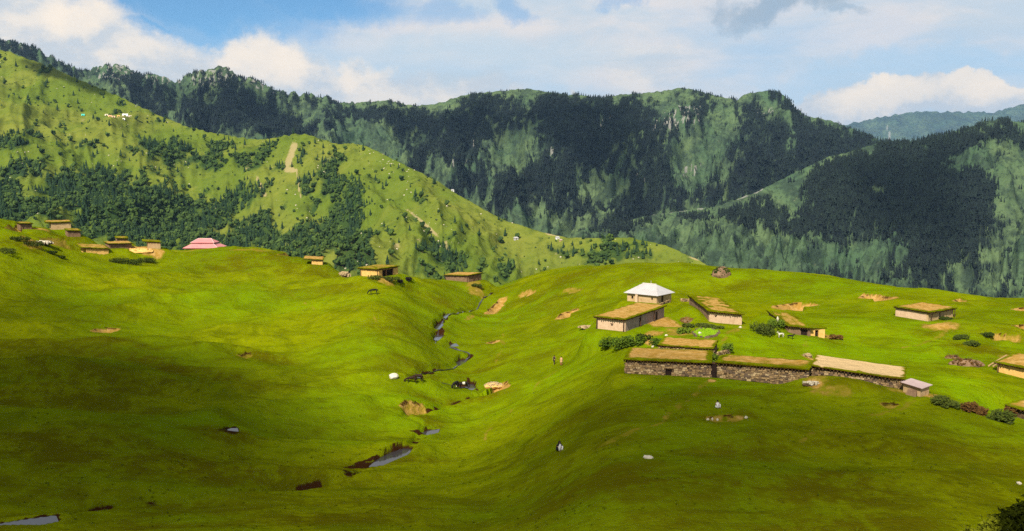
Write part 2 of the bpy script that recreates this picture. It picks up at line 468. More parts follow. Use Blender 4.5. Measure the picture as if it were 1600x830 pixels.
def body(pose):
    sk = SK()
    if pose == 'sit':
        pel = sk.p(0, 0.02, 0.13, (0.16, 0.13)); w = sk.p(0, 0.04, 0.30, (0.14, 0.11), pel); ch = sk.p(0, 0.03, 0.48, (0.155, 0.115), w); nk = sk.p(0, 0.0, 0.64, 0.055, ch)
        hd = sk.p(0, -0.03, 0.74, (0.085, 0.095), nk); sk.p(0, -0.03, 0.84, 0.075, hd); ns = sk.p(0, -0.115, 0.745, 0.018, hd)
        for s in (-1, 1):
            sh = sk.p(s * 0.19, 0.03, 0.54, 0.062, ch); el = sk.p(s * 0.27, -0.10, 0.36, 0.046, sh); wr = sk.p(s * 0.15, -0.30, 0.40, 0.030, el); hand(sk, wr, (-s * 0.5, -0.6, 0.05), s)
            kn = sk.chain(pel, [(s * 0.12, -0.06, 0.16, 0.085), (s * 0.17, -0.36, 0.44, 0.062)]); an = sk.chain(kn, [(s * 0.15, -0.40, 0.24, 0.055), (s * 0.14, -0.43, 0.07, 0.038)]); sk.p(s * 0.15, -0.60, 0.035, 0.036, an)
    else:
        pel = sk.p(0, 0, 0.92, (0.155, 0.115)); w = sk.p(0, 0, 1.08, (0.13, 0.10), pel); ch = sk.p(0, 0.01, 1.28, (0.16, 0.11), w); nk = sk.p(0, 0, 1.45, 0.055, ch)
        hd = sk.p(0, -0.01, 1.55, (0.08, 0.095), nk); sk.p(0, -0.01, 1.64, 0.075, hd); sk.p(0, -0.10, 1.555, 0.018, hd)
        for s in (-1, 1):
            st = 0.22 * s if pose == 'walk' else 0.0
            sh = sk.p(s * 0.19, 0.01, 1.38, 0.062, ch); el = sk.p(s * 0.25, st * 0.5, 1.12, 0.045, sh); wr = sk.p(s * 0.24, st * 0.9 - 0.08, 0.89, 0.029, el); hand(sk, wr, (0, -0.15, -1), s)
            kn = sk.chain(pel, [(s * 0.10, -st * 0.3, 0.80, 0.085), (s * 0.11, -st - 0.03, 0.48, 0.058)]); an = sk.chain(kn, [(s * 0.11, -st * 1.2 + 0.02, 0.30, 0.055), (s * 0.11, -st * 1.4 + (0.06 if st < 0 else 0), 0.08, 0.037)]); sk.p(s * 0.12, -st * 1.4 - 0.13, 0.04, 0.036, an)
    return skin_mesh('person', sk.n, sk.e)


def loft(rings, n=14, cap=True):
    mb = MB(); v = []; f = []
    for (cx, cy, z, rx, ry) in rings:
        for k in range(n):
            a = 2 * PI * k / n; q = 1 + 0.05 * math.sin(5 * a + z * 9)
            v.append((cx + rx * q * math.cos(a), cy + ry * q * math.sin(a), z))
    for i in range(len(rings) - 1):
        for k in range(n): f.append((i * n + k, i * n + (k + 1) % n, (i + 1) * n + (k + 1) % n, (i + 1) * n + k))
    if cap: f.append(tuple(range((len(rings) - 1) * n, len(rings) * n))); f.append(tuple(range(n - 1, -1, -1)))
    mb.add(v, f); return mb


def quad_body(kind):
    """cow, horse or goat, about its real size, head towards -x; grazing unless a goat"""
    sk = SK()
    k = {'cow': 1.0, 'horse': 1.08, 'goat': 0.5}[kind]
    hi = 1.0 if kind == 'horse' else 0.86
    bel = {'cow': 0.31, 'horse': 0.26, 'goat': 0.27}[kind]
    def q(x, y, z, r): return (x * k, y * k, z * k, (r * k if not isinstance(r, tuple) else (r[0] * k, r[1] * k)))
    rump = sk.p(*q(0.72, 0, hi + 0.22, 0.21)); mid = sk.p(*q(0.2, 0, hi + 0.16, bel), rump); mid2 = sk.p(*q(-0.2, 0, hi + 0.15, bel * 0.98), mid); shd = sk.p(*q(-0.62, 0, hi + 0.22, 0.25), mid2)
    if kind == 'goat': nk = sk.chain(shd, [q(-0.88, 0, hi + 0.45, 0.13), q(-1.0, 0, hi + 0.66, 0.11)]); hd = sk.chain(nk, [q(-1.16, 0, hi + 0.66, 0.10), q(-1.36, 0, hi + 0.54, 0.06)]); hb = nk
    else: nk = sk.chain(shd, [q(-0.95, 0, hi + 0.02, 0.17), q(-1.2, 0, hi - 0.26, 0.13)]); hb = nk; hd = sk.chain(nk, [q(-1.34, 0, hi - 0.46, 0.12), q(-1.44, 0, 0.17, 0.08)])
    hp = sk.n[hb]
    for s in (-1, 1):
        e = sk.p(hp[0] + 0.02 * k, s * 0.17 * k, hp[2] + 0.10 * k, 0.03 * k, hb); sk.p(hp[0] + 0.06 * k, s * 0.26 * k, hp[2] + 0.10 * k, 0.018 * k, e)
        if kind != 'horse': h1 = sk.p(hp[0] - 0.05 * k, s * 0.10 * k, hp[2] + 0.17 * k, 0.028 * k, hb); sk.p(hp[0] - 0.02 * k, s * 0.16 * k, hp[2] + 0.34 * k, 0.012 * k, h1)
        sk.chain(shd, [q(-0.62, s * 0.17, hi - 0.12, 0.10), q(-0.60, s * 0.17, hi * 0.5, 0.062), q(-0.63, s * 0.17, 0.14, 0.045), q(-0.67, s * 0.17, 0.04, 0.06)])
        sk.chain(rump, [q(0.66, s * 0.17, hi - 0.08, 0.14), q(0.58, s * 0.17, hi * 0.66, 0.085), q(0.76, s * 0.17, hi * 0.42, 0.06), q(0.73, s * 0.17, 0.13, 0.045), q(0.69, s * 0.17, 0.04, 0.06)])
    sk.chain(rump, [q(0.95, 0, hi + 0.18, 0.045), q(1.02, 0, hi - 0.2, 0.03), q(1.02, 0, hi - 0.5, 0.045)])
    return skin_mesh(kind, sk.n, sk.e)


BODY = {k: body(k) for k in ('sit', 'stand', 'walk')}
BEAST = {k: quad_body(k) for k in ('cow', 'horse', 'goat')}

# ------------------------------------------------------------------ where the huts stand (levels the ground first)
# name: near wall from A to B as (px, py, distance), depth, wall heights at A and B, rise of the ground to the back
HUT = {
 'row_left':   dict(A=(977, 583, 114.0), B=(1109, 590, 111.5), d=6.6, hA=1.55, hB=1.65, back=0.1),
 'row_behind': dict(A=(1029, 551, 126.5), B=(1114, 557, 124.0), d=5.2, hA=0.85, hB=0.85, back=0.1),
 'row_mid':    dict(A=(1121, 590, 111.2), B=(1261, 605, 106.3), d=4.4, hA=1.7, hB=1.95, back=0.0),
 'row_pale':   dict(A=(1268, 591, 107.6), B=(1409, 610, 103.3), d=5.0, hA=1.35, hB=1.15, back=0.2),
 'lean_to':    dict(A=(1411, 612, 102.3), B=(1438, 620, 100.6), d=1.9, hA=1.05, hB=0.95, back=0.0),
 'mud_long':   dict(A=(932, 513, 148.0), B=(977, 518, 145.0), d=15.5, hA=1.75, hB=1.75, back=0.3),
 'tin_roof':   dict(A=(980, 470, 184.0), B=(1026, 474, 179.5), d=6.0, hA=1.65, hB=1.65, back=0.0),
 'sod_long':   dict(A=(1108, 503, 156.2), B=(1159, 508, 156.6), d=13.5, hA=1.65, hB=1.65, back=0.9),
 'sunken':     dict(A=(1231, 521, 145.6), B=(1266, 526, 146.2), d=7.5, hA=1.0, hB=1.2, back=1.3),
 'scarp_hut':  dict(A=(1450, 502, 164.0), B=(1489, 495, 169.5), d=6.5, hA=1.45, hB=1.45, back=0.2),
 'edge_hut':   dict(A=(1558, 580, 124.5), B=(1640, 602, 119.0), d=6.5, hA=1.0, hB=1.5, back=0.4),
 'corner_hut': dict(A=(1576, 647, 102.5), B=(1640, 668, 98.5), d=5.0, hA=0.8, hB=1.0, back=0.3),
 'pink':       dict(A=(291, 391, 297.0), B=(338, 391, 297.0), d=7.5, hA=1.5, hB=1.5, back=0.0),
 'v_front':    dict(A=(135, 401, 262.0), B=(170, 402, 265.5), d=8.0, hA=2.3, hB=2.3, back=0.5),
 'v_top':      dict(A=(80, 359, 283.0), B=(111, 358, 286.0), d=5.5, hA=2.0, hB=2.0, back=0.2),
 'v_dark':     dict(A=(106, 370, 272.0), B=(126, 370, 274.0), d=5.0, hA=1.6, hB=1.6, back=0.3),
 'v_low':      dict(A=(171, 388, 269.0), B=(206, 387, 273.0), d=5.0, hA=1.1, hB=1.1, back=0.3),
 'v_back':     dict(A=(183, 380, 280.0), B=(200, 380, 281.6), d=4.0, hA=1.3, hB=1.3, back=0.3),
 'v_right':    dict(A=(231, 388, 274.0), B=(251, 389, 275.6), d=5.0, hA=1.8, hB=1.8, back=0.2),
 'v_ruin':     dict(A=(32, 358, 268.0), B=(50, 358, 270.0), d=4.5, hA=1.4, hB=1.4, back=0.2),
 'slope_hut':  dict(A=(487, 413, 262.0), B=(504, 414, 262.5), d=5.0, hA=1.2, hB=1.2, back=0.3),
 'crest_hut':  dict(A=(564, 431, 232.0), B=(592, 433, 228.5), d=7.5, hA=1.75, hB=1.75, back=0.1),
 'saddle_hut': dict(A=(696, 437, 272.0), B=(732, 441, 266.0), d=6.0, hA=1.2, hB=1.75, back=0.2),
}
for k, h in HUT.items():
    a, b = P(*h['A']), P(*h['B'])
    u = (b - a)[:2]; L = float(np.hypot(*u)); u = u / L; w = np.array([-u[1], u[0]])
    h.update(a=a, b=b, L=L, u=u, w=w)
    c = (a[:2] + b[:2]) / 2 + w * h['d'] / 2
    PADS.append((c[0], c[1], u[0], u[1], L / 2 + 0.3, h['d'] / 2 + 0.3, a[2] - 0.05, b[2] - 0.05, h['back'], 4.0 if a[1] < 200 else 6.0))

p = P(1312, 604, 104.5); POSTB.append((p[0], p[1], 5.0, 2.6, -0.30, 0.95))
for k_, f_, r_, h_ in (('sunken', 0.55, 4.5, 1.3), ('sod_long', 0.55, 7.0, 1.0)):
    h = HUT[k_]; q = h['a'][:2] + h['w'] * h['d'] * f_ - h['u'] * 1.5; POSTB.append((q[0], q[1], 2.3, r_, math.atan2(h['w'][1], h['w'][0]) - PI / 2, h_))
# ------------------------------------------------------------------ earth banks, pools, channel, folds of the ground
for bx in [(285, 552, 15, 3.6, -0.28, 2.4), (215, 541, 12, 3.4, -0.22, 1.5), (350, 570, 11, 3.2, -0.40, 2.0), (90, 550, 20, 4, -0.1, 1.8), (150, 590, 22, 3.2, 0.05, 1.5),
           (60, 610, 20, 3.4, 0.0, 1.3), (330, 608, 16, 3, -0.1, 1.2), (450, 545, 16, 5, -0.2, 0.7), (480, 500, 24, 6, -0.2, 0.9), (420, 470, 30, 6, -0.15, 0.9),
           (600, 500, 14, 5, -0.4, 0.8), (560, 640, 9, 3, -0.3, 0.7), (700, 615, 12, 2.5, 0.1, 0.7), (850, 625, 10, 4, 0.7, 0.7), (900, 470, 16, 6, 0.2, -1.0),
           (1000, 445, 22, 8, 0.0, -1.1), (1160, 450, 18, 7, -0.2, -0.9), (1500, 540, 9, 4, -0.6, 0.9), (1540, 515, 8, 4, -0.5, 0.8), (720, 470, 14, 4, 0.1, -1.0),
           (1440, 700, 14, 2.5, -0.2, 0.45), (1300, 745, 12, 2.5, 0.05, 0.4), (1100, 770, 14, 3, 0.05, 0.4), (240, 790, 13, 2.5, 0.12, -0.5), (500, 755, 16, 2.2, 0.3, -0.6),
           (700, 738, 14, 2, 0.4, -0.4), (40, 450, 20, 6, -0.2, 0.9), (250, 440, 26, 6, -0.1, 0.8), (560, 462, 24, 5, -0.1, 0.6)]:
    p = G(bx[0], bx[1]); BUMPS.append((p[0], p[1], *bx[2:]))
BUMPS.append((12.0, 10.0, 8.6, 3.0, 0.0, 5.75))
rb_ = random.Random(12)
for _ in range(16):
    p = G(rb_.uniform(1455, 1575), rb_.uniform(498, 556)); BUMPS.append((p[0], p[1], rb_.uniform(1.0, 2.2), rb_.uniform(.8, 1.5), rb_.uniform(-1, 0), rb_.uniform(.25, .6)))
CUT_PX = [([(1201, 485), (1214, 477), (1240, 474), (1266, 474), (1287, 478)], 1.5, 3.0, 5, 1.0),
          ([(1338, 468), (1350, 459), (1375, 461), (1414, 469)], 1.8, 3.2, 5, 1.0),
          ([(1484, 471), (1500, 467), (1520, 472)], 0.9, 2.5, 4, 0.8),
          ([(862, 503), (880, 489), (898, 483), (909, 485)], 1.2, 3.0, 5, 0.9),
          ([(815, 457), (828, 453), (840, 456)], 0.8, 2.5, 4, 0.7),
          ([(753, 492), (768, 480), (784, 464)], 1.2, 3.0, 4, 0.9),
          ([(755, 607), (770, 602), (793, 596), (797, 610)], 2.0, 3.2, 4, 1.0),
          ([(136, 518), (160, 513), (192, 515)], 0.9, 2.5, 4, 0.75),
          ([(1578, 484), (1608, 480)], 0.9, 3, 4, 0.8), ([(1576, 508), (1608, 504)], 1.2, 3, 4, 0.8), ([(1554, 519), (1572, 523), (1592, 522)], 1.0, 2.5, 4, 0.6),
          ([(618, 634), (636, 628), (664, 631)], 0.9, 2.2, 3, 0.6), ([(470, 408), (488, 404), (500, 404)], 0.5, 2.0, 4, 0.5),
          ([(758, 539), (768, 533), (783, 535)], 0.8, 2.2, 3, 0.9), ([(0, 356), (24, 353), (46, 358)], 1.2, 3.0, 4, 0.5), ([(42, 368), (75, 371), (104, 374)], 1.4, 4.0, 5, 0.45),
          ([(12, 342), (30, 345), (46, 348)], 0.8, 3.0, 4, 0.4), ([(1096, 653), (1130, 649), (1168, 652)], 0.28, 1.6, 2, 0.5), 
          ([(176, 386), (205, 384), (235, 388), (250, 396)], 0.9, 4.5, 4, 1.0), ([(880, 452), (900, 450), (915, 452)], 0.5, 3, 4, 0.4),
          ([(430, 400), (446, 396), (462, 399)], 0.8, 2.5, 4, 0.5), ([(1370, 630), (1392, 629), (1412, 633)], 0.25, 1.5, 2, 0.35), ([(365, 555), (385, 552), (400, 556)], 0.6, 2, 3, 0.4)]
CUTSOIL = []
for pl, drop, run, rec, soil in CUT_PX:
    q = gxy(pl); CUTS.append((q, drop, run, rec)); CUTSOIL.append((q, run, soil))
POOL_PX = [[(576, 730), (592, 717), (612, 707), (630, 701), (644, 702), (637, 710), (616, 719), (598, 727)],
           [(655, 678), (668, 673), (686, 671), (684, 676), (668, 680)],
           [(350, 676), (356, 670), (370, 669), (372, 674), (362, 679)],
           [(-30, 826), (4, 818), (40, 812), (86, 806), (90, 815), (60, 821), (20, 828), (-30, 836)],
           [(676, 531), (682, 523), (691, 519), (693, 524), (686, 531), (680, 534)],
           [(678, 514), (683, 507), (690, 505), (692, 508), (686, 515)],
           [(699, 538), (712, 537), (717, 541), (706, 542)],
           [(712, 568), (720, 563), (728, 562), (727, 566), (718, 571)],
           [(690, 497), (695, 492), (700, 490), (700, 493), (696, 497)],
           [(730, 601), (738, 600), (743, 606), (737, 610), (731, 607)]]
chan1 = gxy([(770, 455), (752, 468), (720, 486), (700, 493), (688, 506), (684, 520), (680, 534), (700, 540), (730, 547), (736, 553), (722, 565), (700, 574), (660, 580), (645, 588), (690, 594), (730, 602), (738, 606)])
CHAN.append((chan1, 0.9, 0.55))
chan2 = gxy([(740, 606), (752, 616), (700, 632), (668, 640), (640, 645), (632, 650), (660, 662), (700, 668), (686, 674), (655, 678), (645, 690), (640, 702), (600, 724), (576, 732), (545, 741), (520, 748), (440, 762), (300, 778), (150, 794), (60, 812)])
CHAN.append((chan2, 0.7, 0.45))
POOL_SRC = []
for pp in POOL_PX:
    q = []
    c = np.mean([G(*p) for p in pp], 0)
    POOL_SRC.append((pp, c))
for pp, c in POOL_SRC:
    zp = c[2] - 0.25
    q = []
    for px, py in pp:
        u = (px - 800) / F; v = (CY - py) / F; dz = -sp + v * cp; dy = cp + v * sp
        k = zp / dz; q.append((u * k, dy * k))
    POOLS.append((q, zp))

def smooth1_(v, k):
    w = np.ones(k) / k; return np.convolve(np.pad(v, k // 2, mode='edge'), w, 'valid')[:len(v)]


# ------------------------------------------------------------------ the meadow sheet
colsA = np.concatenate([np.linspace(-1100, -180, 24)[:-1], np.arange(-180, 1780, 2.1), np.linspace(1780, 2700, 24)])
rowsY = np.concatenate([np.exp(np.linspace(math.log(2.0), math.log(56), 60))[:-1], np.exp(np.linspace(math.log(56), math.log(420), 500))[:-1], np.exp(np.linspace(math.log(420), math.log(900), 40))])
AA, YY = np.meshgrid(colsA, rowsY)
XX = (AA - 800) / F * YY
ZZ = ground(XX, YY)
V = np.stack([XX, YY, ZZ], -1).reshape(-1, 3)
me = mesh_np('meadow', V, grid_faces(*XX.shape))
gx, gy = XX.ravel(), YY.ravel()
soil = np.zeros(len(gx)); peat_shade = np.zeros(len(gx)); brown = np.zeros(len(gx))
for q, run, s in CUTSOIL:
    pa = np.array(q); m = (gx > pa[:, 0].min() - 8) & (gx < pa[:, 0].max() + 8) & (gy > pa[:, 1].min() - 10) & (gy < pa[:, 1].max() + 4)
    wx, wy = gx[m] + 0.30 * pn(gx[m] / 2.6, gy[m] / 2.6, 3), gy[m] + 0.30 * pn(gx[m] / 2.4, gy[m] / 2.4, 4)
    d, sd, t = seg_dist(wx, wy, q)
    d2 = d + 1.3 * fbm(gx[m] / 1.6, gy[m] / 1.6, 3, 21)
    band = np.where(sd < 0, 1 - sstep(d2, run * 0.55, run * 1.05), 0) * sstep(t, 0.02, 0.1) * (1 - sstep(t, 0.9, 0.98))
    soil[m] = np.maximum(soil[m], band * s)
    pk = np.where(sd < 0, 1 - sstep(d, 0.30, 0.80), 1 - sstep(d, 0.0, 0.25)) * sstep(t, 0.03, 0.2) * (1 - sstep(t, 0.8, 0.97)) * sstep(fbm(gx[m] / 2.2, gy[m] / 2.2, 2, 77), -0.35, 0.1)  # shade under the grass lip, painted as a dark band along the cut
    peat_shade[m] = np.maximum(peat_shade[m], pk * 0.62)
for q, zp in POOLS:
    pa = np.array(q); m = (gx > pa[:, 0].min() - 6) & (gx < pa[:, 0].max() + 6) & (gy > pa[:, 1].min() - 6) & (gy < pa[:, 1].max() + 6)
    d = poly_sd(gx[m], gy[m], q)
    back = np.clip((gy[m] - pa[:, 1].mean()) / (np.ptp(pa[:, 1]) + 1), -0.6, 1) * 0.5 + 0.5
    peat_shade[m] = np.maximum(peat_shade[m], (1 - sstep(d + 0.4 * fbm(gx[m] / 1.2, gy[m] / 1.2, 2, 8), 0.05, 0.2 + 0.6 * back)) * (0.35 + 0.6 * back))
for q, hw, dep in CHAN:
    d, sd, t = seg_dist(gx, gy, q)
    n = fbm(gx / 3.5, gy / 3.5, 2, 31)
    peat_shade = np.maximum(peat_shade, (1 - sstep(d, 0.3, 0.9)) * sstep(n, 0.0, 0.4) * 0.8)


def patch(px, py, rx, ry, rot=0.0, w=1.0, arr=None, soft=0.5, nz=0.7):
    """ellipse on the ground, radii in metres"""
    c = G(px, py); cs, sn = math.cos(rot), math.sin(rot)
    R = max(rx, ry) * 2 + 2
    m = (abs(gx - c[0]) < R) & (abs(gy - c[1]) < R)
    u = ((gx[m] - c[0]) * cs + (gy[m] - c[1]) * sn) / rx; v = (-(gx[m] - c[0]) * sn + (gy[m] - c[1]) * cs) / ry
    q = np.hypot(u, v) + nz * 0.5 * fbm(gx[m] / 1.8, gy[m] / 1.8, 3, 17)
    arr[m] = np.maximum(arr[m], w * (1 - sstep(q, 1 - soft, 1 + soft * 0.6)))


for a in [(1040, 507, 3.6, 5.0, 0.3, 0.95), (1022, 522, 1.8, 2.2, 0.0, 0.7), (1060, 520, 2.6, 3.5, 0, 0.5), (1015, 533, 0.8, 1.6, 0, 0.9), (1272, 600, 0.9, 1.6, 0.2, 0.95), (1276, 590, 1.6, 2.0, 0.2, 0.4),
          (1470, 506, 4.0, 2.4, 0.5, 0.8), (1448, 508, 1.2, 1.6, 0, 0.5), (1030, 478, 1.2, 1.4, 0, 0.8), (1112, 595, 0.5, 0.9, 0, 0.9), (1290, 526, 2.2, 1.6, 0.2, 0.55), (1265, 560, 0.7, 2.6, 0.1, 0.55),
          (1445, 617, 1.5, 1.2, -0.5, 0.65), (215, 391, 6.0, 4.0, 0.0, 0.9), (245, 396, 2.4, 2.4, 0, 0.9), (60, 358, 4, 2.5, 0, 0.6), (50, 380, 3, 4, 0.5, 0.5), (600, 437, 3, 3, 0, 0.6),
          (690, 434, 3, 3, 0, 0.35), (742, 452, 3, 8, 0.2, 0.45), (735, 497, 0.8, 5, -0.3, 0.4), (786, 536, 0.5, 4, 0.1, 0.3), (1140, 519, 0.5, 4.0, -0.5, 0.35), (1575, 565, 2.5, 1.8, 0, 0.3), (540, 430, 2.5, 3, 0, 0.5),
          (1400, 610, 1.5, 1.0, 0, 0.4), (1595, 560, 4, 2, 0.2, 0.5), (300, 392, 6, 1.2, 0, 0.35), (390, 390, 9, 2.5, 0, 0.35), (1300, 612, 3, 1.2, -0.1, 0.35), (1127, 432, 2.0, 1.5, 0, 0.3)]:
    patch(*a, arr=soil)
for a in [(100, 700, 22, 9, 0.1, 0.85), (250, 720, 24, 8, 0.1, 0.9), (60, 610, 22, 7, 0, 0.8), (130, 590, 20, 5, 0, 0.8), (300, 583, 16, 3, -0.25, 0.95), (230, 566, 14, 2.2, -0.2, .9), (420, 560, 6, 3, -0.3, .8), (170, 528, 9, 3, -.1, .8), (250, 600, 12, 2, 0, .7), (420, 605, 7, 2, .1, .6), (350, 675, 5, 3.5, 0, 0.9), (60, 540, 22, 6, -0.1, 0.6),
          (470, 730, 12, 3, 0.3, 0.7), (280, 790, 9, 2.0, 0.1, 0.7), (720, 629, 9, 1.6, 0.05, 0.8), (660, 655, 4, 3, -0.3, 0.7), (640, 720, 9, 1.4, 0.4, 0.7), (720, 745, 9, 1.2, 0.3, 0.5), (880, 440, 18, 9, 0, 0.6),
          (860, 475, 16, 7, 0.1, 0.5), (980, 435, 22, 8, 0, 0.45), (1190, 445, 14, 5, -0.1, 0.55), (1130, 650, 5, 1.6, 0, 0.9), (1120, 615, 4, 1.2, 0, 0.6), (900, 650, 10, 5, 0.5, 0.55), (1000, 640, 9, 4, 0.2, 0.5),
          (1400, 735, 10, 3, -0.1, 0.6), (1380, 790, 10, 3, 0.05, 0.6), (1500, 770, 8, 3, 0, 0.55), (1530, 700, 6, 2.5, -0.3, 0.55), (1250, 710, 9, 3, 0, 0.45), (1520, 545, 7, 5, -0.6, 0.8), (1480, 510, 4, 2, 0.2, 0.9),
          (1550, 530, 6, 4, -0.3, 0.6), (1450, 520, 5, 3, 0.3, 0.6), (1300, 535, 3, 2.5, 0, 0.5), (700, 476, 14, 5, 0.1, 0.7), (30, 385, 7, 6, 0, 0.6), (110, 375, 8, 5, 0, 0.8), (400, 410, 18, 12, 0.3, 0.7), (480, 425, 12, 8, 0, 0.6),
          (540, 450, 20, 5, 0, 0.4), (620, 510, 8, 6, -0.5, 0.5), (640, 575, 8, 5, 0, 0.5), (780, 560, 8, 4, 0.6, 0.5), (740, 583, 9, 2.5, 0.1, 0.6), (1310, 597, 6, 1.6, -0.2, 0.7), (820, 490, 12, 6, 0.3, 0.4), (870, 545, 10, 5, 0.4, 0.4)]:
    patch(*a, arr=brown, soft=0.75)
near_ = (1 - sstep(gy, 78, 104)) * sstep(gy, 40, 56) * np.clip(0.50 + 0.9 * fbm(gx / 16, gy / 7, 4, 181), 0, 0.85)  # heath-brown grass; the olive tint of the foreground shade is put in with it
brown = np.maximum(brown, near_)
for pl in [[(1112, 594), (1075, 625), (1030, 660), (960, 690), (900, 720)], [(1266, 530), (1262, 545), (1268, 562), (1300, 580)], [(1160, 512), (1138, 525), (1122, 545)], [(1010, 480), (1030, 495), (1040, 515), (1022, 530)], [(786, 520), (784, 545), (770, 575)],
           [(880, 575), (840, 600), (800, 640), (760, 690)], [(1440, 622), (1400, 640), (1330, 660), (1250, 690)], [(320, 400), (420, 440), (520, 480), (640, 540)], [(1495, 505), (1470, 520), (1400, 545)]]:
    q = gxy(pl); d, sd, t = seg_dist(gx + 0.8 * fbm(gx / 6, gy / 6, 2, 33), gy + 0.8 * fbm(gx / 6 + 9, gy / 6, 2, 34), q)
    soil = np.maximum(soil, (1 - sstep(d, 0.15, 0.55)) * 0.30 * sstep(fbm(gx / 5, gy / 5, 2, 35), -0.5, 0.3))
lush = np.zeros(len(gx))
for a in [(1230, 540, 26, 16, -0.2, 1.0), (1400, 540, 20, 22, -0.4, 1.0), (1000, 500, 14, 14, 0, .7), (900, 520, 14, 12, 0.4, .7), (760, 500, 14, 18, 0.2, .8), (640, 620, 22, 9, 0.2, .7), (850, 600, 16, 8, 0.6, .8), (700, 660, 16, 9, 0.3, .6),
          (350, 480, 34, 14, -0.1, .7), (520, 560, 16, 10, -0.2, .5), (1500, 600, 14, 10, -0.4, .9), (1100, 430, 30, 12, 0, .5), (1350, 450, 26, 12, -0.1, .7), (1100, 600, 20, 4, 0, .7), (250, 650, 16, 3, 0, .6), (600, 690, 10, 3, 0.4, .5), (640, 455, 14, 10, 0, .6)]:
    patch(*a, arr=lush, soft=0.8)
for a in [(562, 729, 2.4, 0.9, 0.75, 1.0), (583, 717, 2.4, 0.45, 0.7, .9), (650, 674, 1.2, 0.5, 0.3, .9), (545, 739, 1.4, .5, .7, .9), (357, 673, 2.0, 1.1, 0, .6), (722, 604, 1.6, 1.0, 0, .7), (735, 597, 1.2, .5, -.5, .7)]:
    patch(*a, arr=peat_shade, soft=0.4)
setattr_np(me, 'lush', lush); setattr_np(me, 'soil', soil); setattr_np(me, 'peat_shade', peat_shade); setattr_np(me, 'brown', brown)
m_grass, g = newmat('pasture')
p3 = g.pos()
n1 = g.noise(p3, 0.035, 5, 0.6); n2 = g.noise(p3, 0.16, 5, 0.62, 0.6); n3 = g.noise(p3, 0.9, 5, 0.7); n4 = g.noise(p3, 4.0, 3, 0.7)
streak = g.noise(g.vm('MULTIPLY', p3, (0.35, 1.3, 1.0)), 0.35, 5, 0.65, 1.0)
col = g.mix(g.step(n1, 0.35, 0.65), (0.110, 0.158, 0.0012), (0.170, 0.192, 0.0010))
col = g.mix(g.step(n2, 0.42, 0.68, 0, 0.85), col, (0.086, 0.104, 0.0011))
col = g.mix(g.step(streak, 0.52, 0.72, 0, 0.8), col, (0.070, 0.078, 0.0012))
col = g.mix(g.step(streak, 0.42, 0.25, 0, 0.55), col, (0.185, 0.215, 0.002))
col = g.mix(g.step(n3, 0.52, 0.76, 0, 0.75), col, (0.058, 0.072, 0.001))
col = g.mix(g.step(n4, 0.54, 0.76, 0, 0.65), col, (0.055, 0.066, 0.001))
col = g.mix(g.m('MULTIPLY', g.attr('lush'), g.step(n2, 0.30, 0.62, 0.85, 0.25)), col, (0.142, 0.240, 0.0012))
n5 = g.noise(p3, 11.0, 2, 0.6)
col = g.mix(g.step(n5, 0.35, 0.65, 0.35, 0.0), col, (0.060, 0.072, 0.001))
br = g.attr('brown')
col = g.mix(g.m('MULTIPLY', br, g.step(g.m('ADD', n3, g.m('MULTIPLY', g.m('SUBTRACT', n2, 0.5), 1.2)), 0.25, 0.62, 0.25, 0.95)), col, (0.074, 0.063, 0.0012))
so = g.attr('soil')
soilc = g.mix(g.step(n3, 0.35, 0.7), (0.30, 0.165, 0.030), (0.41, 0.255, 0.085))
soilc = g.mix(g.step(n4, 0.5, 0.75, 0, 0.7), soilc, (0.17, 0.10, 0.018))
soilc = g.mix(g.attr('pale'), soilc, (0.50, 0.36, 0.19))
worn = g.m('ADD', so, g.m('MULTIPLY', g.m('SUBTRACT', n3, 0.5), 0.9))
col = g.mix(g.m('MULTIPLY', g.step(worn, 0.12, 0.45), g.step(so, 0.02, 0.10)), col, (0.175, 0.135, 0.012))
col = g.mix(g.m('MULTIPLY', g.step(g.m('ADD', worn, g.m('MULTIPLY', g.m('SUBTRACT', n4, 0.5), 1.1)), 0.36, 0.80), g.step(so, 0.05, 0.2)), col, soilc)
col = g.mix(g.step(g.m('ADD', g.attr('peat_shade'), g.m('MULTIPLY', g.m('SUBTRACT', n4, 0.5), 0.6)), 0.3, 0.65), col, (0.030, 0.012, 0.004))  # dark bank earth, and the painted shade under the cut lips
g.out(col, 1.0, 0.0, bump=g.m('ADD', g.m('MULTIPLY', n4, 0.35), g.m('ADD', n3, g.m('MULTIPLY', streak, 0.8))), bstr=0.75, bdist=0.6)
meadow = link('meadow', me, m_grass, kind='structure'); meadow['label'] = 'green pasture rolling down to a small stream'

# a thin run of water between the pools
WATER_RIBBONS = [chan1]
# water in the stream and puddles
m_water, g = newmat('stream_water')
g.out((0.035, 0.032, 0.034), 0.08, 0.32, bump=g.noise(g.pos(), 1.8, 3), bstr=0.06, bdist=0.1)
for q, zp in POOLS:
    c = np.mean(q, 0)
    mb = MB(); n = len(q)
    big = [((x - c[0]) * 1.12 + c[0] + 0.0, (y - c[1]) * 1.12 + c[1], zp) for x, y in q]
    mb.add(big + [(x, y, zp - 0.3) for x, y, _ in big], [tuple(range(n)), tuple(range(2 * n - 1, n - 1, -1))] + [(k, n + k, n + (k + 1) % n, (k + 1) % n) for k in range(n)])
    o = mb.build('stream_water', m_water, kind='structure')

